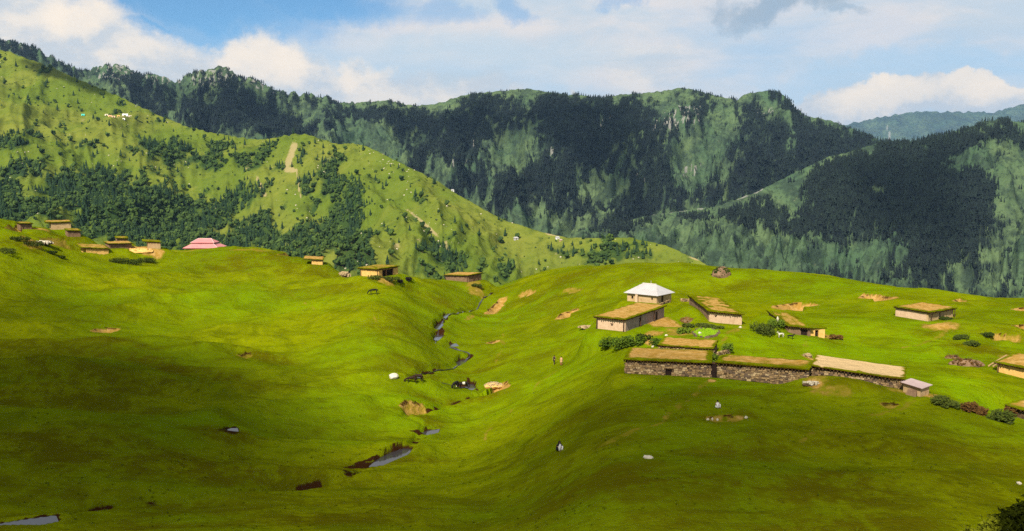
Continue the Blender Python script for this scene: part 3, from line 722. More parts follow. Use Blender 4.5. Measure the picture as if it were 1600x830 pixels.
for pl in WATER_RIBBONS:
    pa = np.array(pl); L = np.concatenate([[0], np.cumsum(np.hypot(*np.diff(pa, axis=0).T))]); s_ = np.arange(0, L[-1], 0.5)
    x_, y_ = np.interp(s_, L, pa[:, 0]) , np.interp(s_, L, pa[:, 1]); x_ = smooth1_(x_, 5); y_ = smooth1_(y_, 5)
    tx_, ty_ = np.gradient(x_), np.gradient(y_); n_ = np.hypot(tx_, ty_) + 1e-9; w_ = np.maximum(0.15 + 0.32 * pn(s_ / 4.0, s_ * 0, 5), 0.03)
    zc = ground(x_, y_) + 0.14
    ring = np.stack([np.stack([x_ + sx_2 * ty_ / n_ * w_, y_ - sx_2 * tx_ / n_ * w_, zc + dz_], -1) for sx_2, dz_ in ((-1, 0), (1, 0), (1, -.3), (-1, -.3))], 1)
    m_ = len(s_); f_ = []
    for i in range(m_ - 1):
        for k in range(4): f_.append((i * 4 + k, (i + 1) * 4 + k, (i + 1) * 4 + (k + 1) % 4, i * 4 + (k + 1) % 4))
    link('stream_water', mesh_np('stream_water', ring.reshape(-1, 3), np.array(f_)[:, ::-1], False), m_water, kind='structure')

# ------------------------------------------------------------------ hills and mountains
def interp_list(lst, px):
    a = np.array(lst, float)
    return [np.interp(px, a[:, 0], a[:, k]) for k in range(1, a.shape[1])]


def smooth1(v, k):
    if k < 2: return v
    w = np.hanning(k + 2)[1:-1]; w /= w.sum()
    return np.convolve(np.pad(v, k // 2, mode='edge'), w, 'valid')[:len(v)]


class Range:
    def __init__(s, name, crest, foot, p0, p1, dp, nr, relief, shape=1.0, sm=7, back=0.5, crag=0.0):
        px = np.arange(p0, p1 + dp, dp)
        pc, Yc = interp_list(crest, px); pf, Yf = interp_list(foot, px)
        pc = smooth1(pc, sm); Yc = smooth1(Yc, 31); pf = smooth1(pf, 31); Yf = smooth1(Yf, 31)
        t = np.concatenate([np.linspace(-0.12, 1, nr), np.linspace(1, 1.5, 26)[1:]])
        PX, T = np.meshgrid(px, t)
        Yg = Yf + (Yc - Yf) * T
        tc = np.minimum(T, 1)
        py = pf + (pc - pf) * np.sign(tc) * np.abs(tc) ** shape
        X = (PX - 800) / F * Yg / (cp + 0.0)
        X = (PX - 800) / F * Yg
        Z = Yg * (HOR - py) / F
        over = np.maximum(T - 1, 0)
        Z = Z - over * (Yc - Yf) * back * (0.3 + 1.6 * np.minimum(over * 3, 1)) - over * 0 
        env = np.clip(1 - np.abs(2 * np.clip(T, 0, 1) - 1) ** 2.2, 0, 1) * (T < 1)
        Z = Z + relief(PX, T, X, Yg, env)
        if crag: Z = Z + crag * (0.7 + 1.3 * (PX < 560)) * (fbm(PX / 9.0, T * 6, 4, 41, 0.6) + 0.5 * (ridged(PX / 16.0, T * 5, 3, 43) - 0.8)) * sstep(T, 0.7, 1.0) * Yg / F
        s.X, s.Y, s.Z, s.PX, s.T, s.name = X, Yg, Z, PX, T, name
        s.px, s.py = proj(X, Yg, Z)
        s.v = np.stack([X, Yg, Z], -1)
        du = np.gradient(s.v, axis=1); dv = np.gradient(s.v, axis=0)
        n = np.cross(du, dv); s.area = np.linalg.norm(n, axis=-1); s.nrm = n / (s.area[..., None] + 1e-9)
        # what is in front: running upper envelope of the apparent height, nearest first
        env_py = np.minimum.accumulate(s.py, axis=0)
        s.vis = s.py <= env_py + 1.2
    def blobs(s, lst, soft=1.0):
        r = np.zeros(s.px.shape)
        for cx, cy, rx, ry, rot, w in lst:
            c, q = math.cos(math.radians(rot)), math.sin(math.radians(rot))
            u = ((s.px - cx) * c + (s.py - cy) * q) / rx; v = (-(s.px - cx) * q + (s.py - cy) * c) / ry
            r += w * np.exp(-np.clip((u * u + v * v), 0, 30) ** 1.5 * 0.9)
        return r
    def mesh(s, mat, attrs, label):
        me = mesh_np(s.name, s.v.reshape(-1, 3), grid_faces(*s.X.shape))
        for k, a in attrs.items(): setattr_np(me, k, a)
        s.o = link(s.name, me, mat, kind='structure'); s.o['label'] = label
        return s.o
    def scatter(s, dens, count, rs):
        w = (dens * s.area).ravel(); w[s.T.ravel() > 1.02] *= 0.15; w = np.maximum(w, 0); w /= w.sum()
        idx = rs.choice(len(w), count, p=w)
        r, c = np.divmod(idx, s.X.shape[1]); r = np.clip(r, 0, s.X.shape[0] - 2); c = np.clip(c, 0, s.X.shape[1] - 2)
        a, b = rs.rand(count)[:, None], rs.rand(count)[:, None]
        p = (s.v[r, c] * (1 - a) + s.v[r, c + 1] * a) * (1 - b) + (s.v[r + 1, c] * (1 - a) + s.v[r + 1, c + 1] * a) * b
        return p, r, c


# -- the green hill on the left
H_CREST = [(-400, 20, 1900), (-200, 40, 1850), (0, 80, 1750), (30, 86, 1740), (60, 97, 1720), (100, 112, 1700), (150, 134, 1680), (190, 151, 1650), (250, 180, 1600), (300, 200, 1560), (350, 211, 1520), (400, 219, 1480), (430, 218, 1450), (455, 211, 1430),
           (475, 210, 1420), (500, 216, 1400), (530, 227, 1370), (550, 224, 1340), (575, 229, 1320), (620, 251, 1280), (680, 281, 1230), (720, 306, 1200), (780, 340, 1160), (800, 348, 1140), (860, 366, 1110),
           (890, 371, 1090), (940, 372, 1070), (985, 371, 1050), (1040, 383, 1020), (1090, 405, 990), (1120, 424, 960), (1250, 520, 920), (1400, 640, 900)]
H_FOOT = [(-400, 430, 850), (0, 430, 820), (300, 440, 800), (500, 460, 780), (700, 500, 740), (850, 520, 720), (1000, 520, 700), (1400, 700, 680)]


def H_relief(PX, T, X, Y, env):
    wx = X + 60 * fbm(X / 200, Y / 200, 2, 3)
    r = 30 * (ridged(wx / 240 + 0.25 * T, Y / 700, 4, 51) - 0.75) + 30 * (fbm(X / 330, Y / 330, 2, 55)) + 5 * (ridged(PX / 26 + 0.01 * (wx - X), T * 2.6, 3, 57) - 0.8)
    fold = -34 * np.exp(-((PX - (20 + 240 * (1 - T))) / 70) ** 2) * sstep(T, 0.35, 0.8)
    gully = -16 * np.exp(-((PX - (800 - 240 * T)) / 38) ** 2) - 10 * np.exp(-((PX - (700 - 300 * T)) / 30) ** 2)
    return env * (r + fold + gully) + (0.4 + env) * 1.8 * fbm(X / 22, Y / 22, 3, 58)


H = Range('green_hill', H_CREST, H_FOOT, -330, 1330, 2.6, 210, H_relief, 0.92, 7, 0.75, crag=1.0)
rsH = np.random.RandomState(11)
HB = [(50, 320, 100, 50, 0, .95), (200, 318, 120, 50, 8, 1.0), (130, 275, 50, 14, 10, .8), (260, 355, 110, 45, 0, 1.0), (385, 325, 70, 55, 0, .75), (470, 385, 90, 42, 0, 1.0), (535, 325, 32, 78, -12, 1.2), (500, 262, 34, 26, 20, .8),
      (262, 238, 46, 22, 10, .7), (335, 245, 50, 24, 0, .7), (205, 225, 55, 9, 5, .55), (10, 226, 40, 12, -12, 1.1), (645, 402, 55, 24, 0, .55), (755, 425, 70, 30, 10, .75), (900, 398, 60, 16, 10, .65), (1000, 392, 70, 12, 10, .55),
      (400, 245, 30, 20, 0, .6), (30, 270, 40, 14, 0, .5), (690, 395, 40, 18, 20, .4), (560, 400, 30, 30, 0, .7), (120, 110, 80, 10, 25, .25), (640, 305, 60, 6, 40, .4), (690, 330, 50, 6, 35, .35), (600, 300, 40, 6, 50, .35),
      (445, 345, 30, 16, 0, -.9), (430, 305, 40, 12, 0, -.4), (600, 330, 40, 90, -20, -.3), (60, 300, 24, 12, 0, -.6), (290, 300, 40, 14, 0, -.35), (320, 380, 26, 22, 20, -.5), (530, 388, 22, 14, 0, -.55)]
hb = H.blobs(HB)
hn = fbm(H.X / 45, H.Y / 70, 5, 61, 0.62)
H_cov = sstep(0.85 * hb + 0.75 * hn + 0.30 * fbm(H.X / 14, H.Y / 20, 4, 63, 0.6), 0.36, 0.95)
HS = [(452, 250, 6, 20, 16, 1.1), (460, 228, 6, 8, 0, .9), (455, 266, 9, 4, 0, 1.3), (467, 290, 1.6, 26, -8, 1.2), (388, 258, 5, 16, 20, .6), (405, 285, 3.5, 16, -24, .9), (412, 303, 6, 5, 0, .9), (645, 335, 22, 2.2, 38, .8), (672, 358, 26, 3.2, 42, 1.0),
      (698, 388, 4, 10, -5, .9), (655, 375, 5, 4, 0, .6), (620, 385, 8, 6, 0, .8), (862, 366, 10, 3, 10, 1.0), (1088, 404, 14, 3, 10, .9), (870, 395, 5, 5, 0, .6), (600, 240, 26, 12, 25, .22), (130, 187, 8, 3, -25, .55), (190, 183, 22, 2.5, 0, .6), (780, 338, 12, 2, 30, .5)]
H_soil = np.clip(H.blobs(HS) + 0.25 * fbm(H.X / 12, H.Y / 16, 3, 66) * (H.blobs(HS) > 0.06), 0, 1)
m_hill, g = newmat('hill_grass')
p3 = g.pos(); n1 = g.noise(p3, 0.006, 6, 0.6, 0.4); n2 = g.noise(p3, 0.035, 6, 0.65); n3 = g.noise(p3, 0.14, 4, 0.7)
col = g.mix(g.step(n1, 0.38, 0.64), (0.086, 0.122, 0.013), (0.132, 0.148, 0.021))
col = g.mix(g.step(n2, 0.46, 0.70, 0, 0.7), col, (0.056, 0.078, 0.010))
col = g.mix(g.step(n2, 0.42, 0.22, 0, 0.6), col, (0.185, 0.180, 0.030))
col = g.mix(g.step(n3, 0.54, 0.74, 0, 0.55), col, (0.036, 0.054, 0.010))
col = g.mix(g.step(n3, 0.30, 0.20, 0, 0.5), col, (0.24, 0.22, 0.08))
col = g.mix(g.m('MULTIPLY', g.attr('cover'), 0.9), col, (0.022, 0.046, 0.013))
col = g.mix(g.step(g.m('ADD', g.attr('soil'), g.m('MULTIPLY', g.m('SUBTRACT', n3, 0.5), 1.3)), 0.35, 0.85, 0, 0.85), col, (0.27, 0.215, 0.10))
g.out(col, 1.0, 0.0, bump=g.m('ADD', n2, g.m('MULTIPLY', n3, 0.5)), bstr=0.7, bdist=3.0)
H.mesh(m_hill, {'cover': H_cov, 'soil': H_soil}, 'bright green hillside descending to the right')

# -- the dark main range
M_CREST = [(-400, 20, 3000), (-200, 45, 3050), (0, 66, 3100), (20, 69, 3100), (45, 72, 3100), (70, 80, 3100), (100, 97, 3120), (130, 110, 3150), (142, 113, 3160), (165, 107, 3160), (180, 104, 3160), (205, 107, 3150), (218, 114, 3150), (232, 122, 3150), (248, 118, 3150), (265, 123, 3150),
           (284, 133, 3150), (298, 121, 3140), (320, 114, 3140), (336, 111, 3140), (346, 107, 3140), (362, 110, 3140), (374, 117, 3140), (384, 126, 3140), (398, 124, 3150), (415, 132, 3150), (432, 144, 3160), (470, 149, 3180), (512, 153, 3200), (530, 163, 3200), (570, 162, 3200),
           (610, 159, 3200), (650, 168, 3200), (690, 163, 3180), (720, 152, 3150), (760, 147, 3120), (800, 143, 3100), (826, 141, 3090), (860, 148, 3080), (900, 151, 3070), (935, 155, 3060), (970, 150, 3050), (1010, 148, 3040), (1045, 143, 3030), (1060, 140, 3020), (1080, 143, 3020),
           (1110, 151, 3010), (1146, 159, 3000), (1158, 150, 2990), (1180, 146, 2990), (1200, 144, 2980), (1222, 153, 2970), (1234, 168, 2960), (1250, 182, 2950), (1290, 190, 2920), (1320, 200, 2900), (1350, 211, 2880), (1380, 226, 2860), (1500, 300, 2800), (1700, 400, 2700), (2000, 430, 2700)]
M_FOOT = [(-400, 380, 2100), (0, 380, 2100), (400, 400, 2100), (700, 430, 1950), (850, 440, 1900), (1100, 430, 2050), (1400, 460, 2100), (2000, 500, 2200)]


def M_relief(PX, T, X, Y, env):
    warp = 0.35 * fbm(X / 420, Y / 420, 3, 71)
    s1 = 1 - np.abs(((PX + 210 * (1 - T)) / 175 + warp + 0.18) % 1 * 2 - 1)      # spurs running down to the left
    s2 = 1 - np.abs(((PX - 90 * (1 - T)) / 78 + 1.6 * warp) % 1 * 2 - 1)
    s3 = ridged(X / 230 + 0.5 * T, Y / 460, 4, 75)
    s4 = ridged((PX + 170 * (1 - T)) / 40 + 2.2 * warp + 0.5 * fbm(X / 160, Y / 160, 3, 72), T * 1.6 + 0.004 * PX, 3, 76)
    s5 = ridged((PX + 150 * (1 - T)) / 15 + 3 * warp + 0.5 * fbm(X / 70, Y / 70, 3, 74), T * 5.5 + 0.01 * PX, 3, 78)
    rr = 115 * (s1 - 0.5) + 60 * (s2 - 0.5) + 60 * (s3 - 0.8) + 46 * (s4 - 0.8) + 17 * (s5 - 0.8)
    M_relief.gully = s4 + 0.6 * s5
    return env * rr + (0.15 + env) * 7 * fbm(X / 45, Y / 60, 4, 79, 0.6)


M = Range('mountain_range', M_CREST, M_FOOT, -330, 1800, 2.4, 250, M_relief, 0.95, 3, 0.9, crag=2.2)
MB_ = [(640, 186, 100, 18, 5, 1.0), (745, 195, 70, 40, -10, 1.0), (690, 245, 70, 24, -30, .9), (875, 215, 34, 75, 8, 1.2), (830, 165, 70, 20, 0, 1.0), (930, 240, 80, 34, -40, .9), (1018, 275, 30, 70, 8, 1.5), (960, 168, 120, 18, 0, 1.0), (1000, 200, 130, 22, 0, .8),
       (1180, 235, 60, 50, -30, 1.0), (1240, 230, 60, 50, 0, .9), (1300, 215, 70, 24, 15, 1.0), (1340, 245, 90, 30, 0, 1.0), (820, 295, 60, 26, -35, .9), (760, 290, 40, 34, 20, .7), (890, 320, 40, 22, 0, .8), (960, 340, 60, 22, 0, .8), (1090, 310, 90, 18, -14, .9),
       (400, 185, 70, 28, 25, 1.0), (330, 160, 46, 36, 40, .9), (255, 160, 60, 22, 30, .8), (450, 195, 50, 20, 15, .9), (470, 160, 40, 12, 10, .6), (180, 125, 40, 12, 10, .5), (700, 300, 36, 20, -30, .7), (60, 85, 90, 14, 15, .5), (660, 220, 50, 16, 20, .7), (1110, 165, 50, 14, 0, .3),
       (560, 205, 60, 16, -10, -.9), (600, 225, 40, 14, -20, -.8), (500, 190, 26, 10, 40, -.7), (1085, 240, 46, 46, 20, -1.1), (1120, 200, 30, 20, 0, -.6), (905, 285, 18, 30, 20, -.6), (810, 225, 34, 30, 0, -.55), (870, 345, 60, 20, 0, -.6), (940, 290, 24, 40, 0, -.35),
       (700, 275, 20, 8, -45, -.7), (960, 330, 20, 50, 10, -.3), (1225, 220, 16, 20, 0, -.5), (330, 175, 8, 14, -20, -.8), (375, 190, 8, 12, 0, -.7), (1210, 165, 30, 12, 0, -.3), (835, 200, 8, 26, 5, -.6)]
mb_ = M.blobs(MB_)
mn = fbm(M.X / 90, M.Y / 150, 5, 81, 0.62)
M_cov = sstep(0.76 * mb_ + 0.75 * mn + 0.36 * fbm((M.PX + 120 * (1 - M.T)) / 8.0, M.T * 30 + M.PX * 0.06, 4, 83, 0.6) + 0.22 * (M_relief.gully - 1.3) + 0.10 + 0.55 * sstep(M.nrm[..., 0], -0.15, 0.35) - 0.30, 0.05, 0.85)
MR = [(1060, 185, 50, 20, -20, .75), (860, 235, 10, 5, 0, 1.0), (985, 230, 3, 22, 8, .8), (1080, 265, 20, 12, -40, .7), (720, 235, 20, 10, -40, .5), (620, 195, 40, 14, 0, .3), (1200, 175, 40, 14, 0, .5), (940, 195, 40, 14, -30, .5), (735, 240, 2, 40, 30, .7), (990, 290, 4, 50, 12, .4),
      (185, 113, 50, 16, 0, .75), (335, 122, 70, 20, 0, .65), (420, 140, 30, 16, 30, .5), (250, 125, 30, 12, 0, .5), (60, 80, 100, 10, 14, .5), (1010, 270, 3, 30, 15, .5), (700, 262, 1.6, 22, 40, .8), (740, 215, 1.5, 24, 20, .7), (950, 300, 30, 20, 0, .3)]
mr = M.blobs(MR); M_rock = sstep(mr * (0.55 + 1.5 * fbm((M.PX + 40 * (1 - M.T)) / 4.5, M.T * 34 + M.PX * 0.03, 4, 85, 0.65)), 0.30, 0.75)
m_mount, g = newmat('mountain_slope')
p3 = g.pos(); n1 = g.noise(p3, 0.004, 6, 0.6, 0.5); n2 = g.noise(p3, 0.02, 6, 0.68); n3 = g.noise(p3, 0.09, 4, 0.7)
col = g.mix(g.step(n1, 0.36, 0.64), (0.048, 0.086, 0.042), (0.086, 0.124, 0.052))
col = g.mix(g.step(n2, 0.42, 0.62, 0, 0.85), col, (0.027, 0.042, 0.028))
col = g.mix(g.step(n3, 0.50, 0.68, 0, 0.8), col, (0.018, 0.028, 0.020))
col = g.mix(g.step(n3, 0.40, 0.26, 0, 0.6), col, (0.11, 0.125, 0.07))
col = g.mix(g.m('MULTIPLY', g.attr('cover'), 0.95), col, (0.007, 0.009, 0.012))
col = g.mix(g.step(g.m('ADD', g.attr('rock'), g.m('MULTIPLY', g.m('SUBTRACT', n3, 0.5), 1.4)), 0.40, 0.85, 0, 0.9), col, (0.19, 0.185, 0.16))
g.out(col, 1.0, 0.0, bump=g.m('ADD', n2, g.m('MULTIPLY', n3, 0.4)), bstr=0.8, bdist=7.0)
M.mesh(m_mount, {'cover': M_cov, 'rock': M_rock}, 'dark forested mountain range under cloud')

# -- the spur on the right
R_CREST = [(600, 520, 1800), (780, 440, 1850), (850, 385, 1880), (900, 366, 1900), (960, 352, 1930), (1000, 339, 1960), (1060, 330, 1990), (1120, 322, 2010), (1180, 300, 2040), (1240, 270, 2070), (1290, 246, 2100), (1330, 236, 2120), (1360, 226, 2140), (1380, 222, 2150), (1410, 223, 2160), (1440, 218, 2170),
           (1470, 211, 2180), (1505, 201, 2190), (1530, 191, 2200), (1550, 188, 2200), (1575, 191, 2200), (1600, 193, 2200), (1700, 180, 2200), (2000, 150, 2200)]
R_FOOT = [(600, 560, 1500), (850, 520, 1480), (1000, 510, 1450), (1200, 530, 1400), (1600, 560, 1400), (2000, 560, 1400)]


def R_relief(PX, T, X, Y, env):
    warp = 0.35 * fbm(X / 300, Y / 300, 3, 91)
    s1 = 1 - np.abs(((PX + 190 * (1 - T)) / 210 + warp + 0.1) % 1 * 2 - 1)
    s3 = ridged(X / 190 + 0.4 * T, Y / 380, 4, 95)
    s4 = ridged((PX + 190 * (1 - T)) / 44 + 2.0 * warp + 0.5 * fbm(X / 130, Y / 130, 3, 92), T * 1.5 + 0.004 * PX, 3, 96)
    s5 = ridged((PX + 170 * (1 - T)) / 16 + 2.6 * warp + 0.5 * fbm(X / 60, Y / 60, 3, 94), T * 5 + 0.01 * PX, 3, 98)
    R_relief.gully = s4 + 0.6 * s5
    return env * (62 * (s1 - 0.5) + 40 * (s3 - 0.8) + 34 * (s4 - 0.8) + 12 * (s5 - 0.8)) + (0.2 + env) * 5 * fbm(X / 34, Y / 44, 4, 99, 0.6)


R = Range('mountain_spur', R_CREST, R_FOOT, 620, 1840, 2.5, 220, R_relief, 0.95, 3, 0.8, crag=1.6)
RB = [(1430, 235, 90, 20, -12, 1.1), (1400, 270, 110, 34, -8, 1.1), (1500, 225, 40, 16, -25, 1.0), (1440, 330, 110, 56, 0, 1.2), (1500, 345, 70, 70, 0, 1.2), (1300, 300, 46, 60, 10, 1.1), (1530, 300, 40, 40, 0, .9), (1225, 345, 60, 28, 15, .9), (1100, 345, 70, 16, 0, .5), (980, 352, 60, 14, 0, .6),
      (1430, 405, 60, 22, 0, .8), (1180, 405, 20, 18, 0, .6), (1320, 380, 30, 26, 0, .5), (1550, 210, 20, 10, 0, .4), (1590, 260, 24, 16, 0, .5),
      (1550, 245, 60, 24, 15, -1.1), (1500, 262, 20, 16, 0, -.8), (1575, 340, 50, 70, 0, -1.0), (1120, 378, 130, 30, 8, -1.1), (1230, 398, 100, 30, 0, -1.0), (1080, 329, 100, 5, -6, -.9), (1190, 298, 66, 6, -22, -1.0), (1262, 262, 40, 6, -38, -.8), (1250, 300, 40, 40, 0, -.4), (1380, 398, 46, 24, 0, -.7), (1360, 300, 26, 8, -20, -1.1), (1330, 330, 22, 8, -20, -.5), (1480, 400, 30, 20, 0, -.3), (1345, 255, 40, 8, -20, -.5), (1545, 420, 60, 40, 0, -.6)]
rb = R.blobs(RB); rn = fbm(R.X / 65, R.Y / 100, 5, 101, 0.62)
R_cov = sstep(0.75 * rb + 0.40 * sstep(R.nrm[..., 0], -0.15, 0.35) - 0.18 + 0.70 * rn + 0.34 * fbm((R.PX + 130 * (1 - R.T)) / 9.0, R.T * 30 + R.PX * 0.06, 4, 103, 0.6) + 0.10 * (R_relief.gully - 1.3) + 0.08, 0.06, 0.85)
R_rock = sstep(R.blobs([(1060, 330, 60, 2.5, -6, .8), (1180, 300, 40, 3, -22, .6), (1560, 280, 30, 2, 20, .5), (1450, 260, 30, 6, -20, .4), (1420, 290, 40, 5, -20, .4), (1590, 215, 20, 4, 10, .5)]) * (0.6 + 1.1 * fbm(R.X / 22, R.Y / 40, 3, 105)), 0.3, 0.6)
R.mesh(m_mount, {'cover': R_cov, 'rock': R_rock}, 'forested spur below the range on the right')

# -- the pale far mountain
F_CREST = [(1000, 260, 16000), (1230, 225, 16000), (1310, 197, 16000), (1340, 191, 16000), (1370, 184, 16000), (1395, 181, 16000), (1425, 176, 16000), (1470, 177, 16000), (1510, 176, 16000), (1540, 178, 16000), (1570, 170, 16000), (1600, 161, 16000), (1650, 158, 16000), (1800, 158, 16000), (2000, 160, 16000)]
F_FOOT = [(1000, 320, 12500), (2000, 320, 12500)]
Fm = Range('far_mountain', F_CREST, F_FOOT, 1100, 1900, 4, 110, lambda PX, T, X, Y, env: env * (190 * (ridged(X / 1500 + T, Y / 3200, 4, 111) - 0.7)) + env * 20 * fbm(X / 220, Y / 250, 3, 115), 0.95, 3, 0.8, crag=3.2)
fs = Fm.blobs([(1386, 200, 3, 12, 20, .45), (1390, 214, 2.0, 12, -8, .9), (1398, 192, 5, 6, 30, .4)])
Fm.mesh(m_mount, {'cover': np.clip(0.35 + 0.4 * fbm(Fm.X / 400, Fm.Y / 400, 3, 118), 0, 1) * (fs < 0.2), 'rock': sstep(fs, 0.2, 0.6)}, 'pale blue mountain in the far distance')

# -- the valley floor under everything
mb = MB(); mb.box(-19500, 19500, -500, 19500, -520, -500)
m_floor, g = newmat('valley_floor'); g.out(g.mix(g.step(g.noise(g.pos(), 0.003, 5), 0.4, 0.6), (0.05, 0.08, 0.02), (0.08, 0.11, 0.03)), 1.0, 0.05)
mb.build('valley_floor', m_floor, kind='structure')
# ------------------------------------------------------------------ clouds out over the camera and the range (they shade the ground)
m_cloud, g = newmat('cloud')
n_ = g.noise(g.pos(), 0.006, 5)
df = g.n('ShaderNodeBsdfDiffuse', {'Color': (0.9, 0.9, 0.9, 1)}); tl = g.n('ShaderNodeBsdfTranslucent', {'Color': (0.9, 0.9, 0.9, 1)})
mx0 = g.n('ShaderNodeMixShader', {0: 0.5}); g.t.links.new(df.outputs[0], mx0.inputs[1]); g.t.links.new(tl.outputs[0], mx0.inputs[2])
tr = g.n('ShaderNodeBsdfTransparent'); mx = g.n('ShaderNodeMixShader', {0: g.attr('thick')}); g.t.links.new(tr.outputs[0], mx.inputs[1]); g.t.links.new(mx0.outputs[0], mx.inputs[2])
o_ = g.n('ShaderNodeOutputMaterial'); g.t.links.new(mx.outputs[0], o_.inputs[0])
m_thin, g = newmat('thin_cloud')
n_ = g.noise(g.pos(), 0.0035, 6, 0.6)
df = g.n('ShaderNodeBsdfTranslucent', {'Color': (0.9, 0.9, 0.9, 1)}); tr = g.n('ShaderNodeBsdfTransparent')
mx = g.n('ShaderNodeMixShader', {0: g.step(n_, 0.36, 0.62, 0.25, 0.80)}); g.t.links.new(tr.outputs[0], mx.inputs[1]); g.t.links.new(df.outputs[0], mx.inputs[2])
o_ = g.n('ShaderNodeOutputMaterial'); g.t.links.new(mx.outputs[0], o_.inputs[0])


def cloud(shadow, z0, alt, res, thick, rag, mat, seed, label, soft=25.0, dens=0.96, thin=()):
    """lumpy cloud whose shadow falls on the given ground outline (list of xy at height z0)"""
    k = (alt - z0) / to_sun.z
    pl = [(x + to_sun.x * k, y + to_sun.y * k) for x, y in shadow]
    a = np.array(pl); x0, y0 = a.min(0) - 40; x1, y1 = a.max(0) + 40
    X, Y = np.meshgrid(np.arange(x0, x1, res), np.arange(y0, y1, res))
    d = -poly_sd(X, Y, pl) + rag * fbm(X / (rag * 5), Y / (rag * 5), 4, seed)
    top = np.sqrt(np.maximum(d, 0)) * thick * (0.8 + 0.5 * fbm(X / 60, Y / 60, 3, seed + 3)); bot = -np.sqrt(np.maximum(d, 0)) * thick * 0.22 * (0.9 + 0.4 * fbm(X / 45, Y / 45, 3, seed + 5))
    ins = d > 0
    cell = ins[:-1, :-1] & ins[1:, :-1] & ins[:-1, 1:] & ins[1:, 1:]
    id_ = np.arange(X.size).reshape(X.shape)
    q = np.stack([id_[:-1, :-1], id_[:-1, 1:], id_[1:, 1:], id_[1:, :-1]], -1)[cell]
    v = np.concatenate([np.stack([X, Y, alt + top], -1).reshape(-1, 3), np.stack([X, Y, alt + bot], -1).reshape(-1, 3)])
    f = np.concatenate([q, q[:, ::-1] + X.size])
    used = np.unique(f); rem = -np.ones(len(v), int); rem[used] = np.arange(len(used))
    me = mesh_np('cloud', v[used], rem[f])
    bm = bmesh.new(); bm.from_mesh(me)                                 # close the rim
    bmesh.ops.remove_doubles(bm, verts=bm.verts, dist=0.01)
    be = [e for e in bm.edges if e.is_boundary]
    n2 = len(used) // 2
    bm.verts.ensure_lookup_table()
    bm.free()
    rim = {}
    for aa, bb in ((0, 1), (1, 2), (2, 3), (3, 0)):
        for e in q[:, [aa, bb]]:
            key = (min(e), max(e)); rim[key] = None if key in rim else tuple(e)
    wall = [(e[1], e[0], e[0] + X.size, e[1] + X.size) for e in rim.values() if e is not None]
    f2 = np.concatenate([f, np.array(wall)]); me2 = mesh_np('cloud', v[used], rem[f2])
    bpy.data.meshes.remove(me)
    th_ = dens * sstep(d, 0, soft)
    for tx0, ty0, trx, try_, am in thin:
        th_ = th_ * (1 - am * np.exp(-((X - to_sun.x * k - tx0) / trx) ** 2 - ((Y - to_sun.y * k - ty0) / try_) ** 2))
    setattr_np(me2, 'thick', np.concatenate([th_.ravel(), th_.ravel()])[used])
    o = link('cloud', me2, mat, kind='stuff'); o['label'] = label
    return o


def near_xy(px, py): return tuple(G(px, py)[:2])


edge = [(-260, 548), (0, 556), (110, 572), (200, 592), (300, 618), (370, 640), (430, 690), (520, 742), (640, 752), (720, 715), (790, 672), (860, 632), (930, 604), (1000, 596), (1100, 603), (1200, 613), (1290, 628), (1400, 640), (1490, 655), (1560, 690), (1640, 720), (1900, 750)]
sh = [near_xy(*p) for p in edge]
sh = [(-420, 150)] + sh + [(420, 66), (420, 60), (60, 57), (-420, 52)]
cloud(sh, -29, 1450, 5.0, 7.0, 5.0, m_cloud, 121, 'grey cloud shading the near pasture', thin=[(*near_xy(700, 775), 22, 9, .55), (*near_xy(430, 800), 14, 6, .4), (*near_xy(1000, 740), 16, 6, .15)])


sl = [near_xy(*p) for p in [(-250, 420), (0, 430), (90, 455), (150, 490), (230, 545), (330, 590), (400, 640), (300, 640), (100, 620), (-250, 600)]]
cloud(sl, -29, 1600, 5.0, 5.0, 9.0, m_cloud, 123, 'thin cloud shading the left pasture', 30.0, 0.68)


def on(Rg, px, py):
    d = (Rg.px - px) ** 2 + (Rg.py - py) ** 2 + np.where(Rg.vis & (Rg.T <= 1.0), 0, 1e6)
    return Rg.v.reshape(-1, 3)[np.argmin(d)]


hs = [on(H, *p) for p in [(30, 94), (70, 99), (110, 112), (150, 130), (190, 150), (170, 152), (130, 142), (100, 128), (60, 118), (35, 106)]]
zm = np.mean([p[2] for p in hs])
cloud([(p[0] + to_sun.x / to_sun.z * (zm - p[2]), p[1] + to_sun.y / to_sun.z * (zm - p[2])) for p in hs], zm, 1500, 6.0, 6.0, 9.0, m_cloud, 131, 'small cloud shading the hilltop', 9.0, 0.9)


def range_cloud(Rg, outline, seed, label, soft=120.0, dens=0.36):
    q = [on(Rg, *p) for p in outline]; z_ = np.mean([p[2] for p in q])
    cloud([(p[0] + to_sun.x / to_sun.z * (z_ - p[2]), p[1] + to_sun.y / to_sun.z * (z_ - p[2])) for p in q], z_, 1700, 14.0, 6.0, 34.0, m_cloud, seed, label, soft, dens)


range_cloud(M, [(560, 166), (640, 176), (760, 160), (880, 158), (1000, 160), (1050, 210), (1040, 330), (960, 330), (900, 270), (800, 240), (700, 240), (600, 200)], 171, 'cloud shading the middle of the range')
range_cloud(R, [(1330, 246), (1420, 232), (1500, 214), (1540, 250), (1530, 330), (1560, 380), (1480, 410), (1400, 380), (1300, 330), (1290, 270)], 173, 'cloud shading the right spur')
range_cloud(M, [(150, 118), (260, 130), (350, 120), (430, 150), (480, 190), (420, 205), (330, 190), (220, 150)], 175, 'cloud shading the crags', 100.0, 0.3)

# ------------------------------------------------------------------ woods
def bark(name, c):
    m, g = newmat(name); g.out(g.mix(g.noise(g.pos(), 3.0, 3), tuple(x * 0.6 for x in c), tuple(x * 1.4 for x in c)), 1.0, 0.1); return m


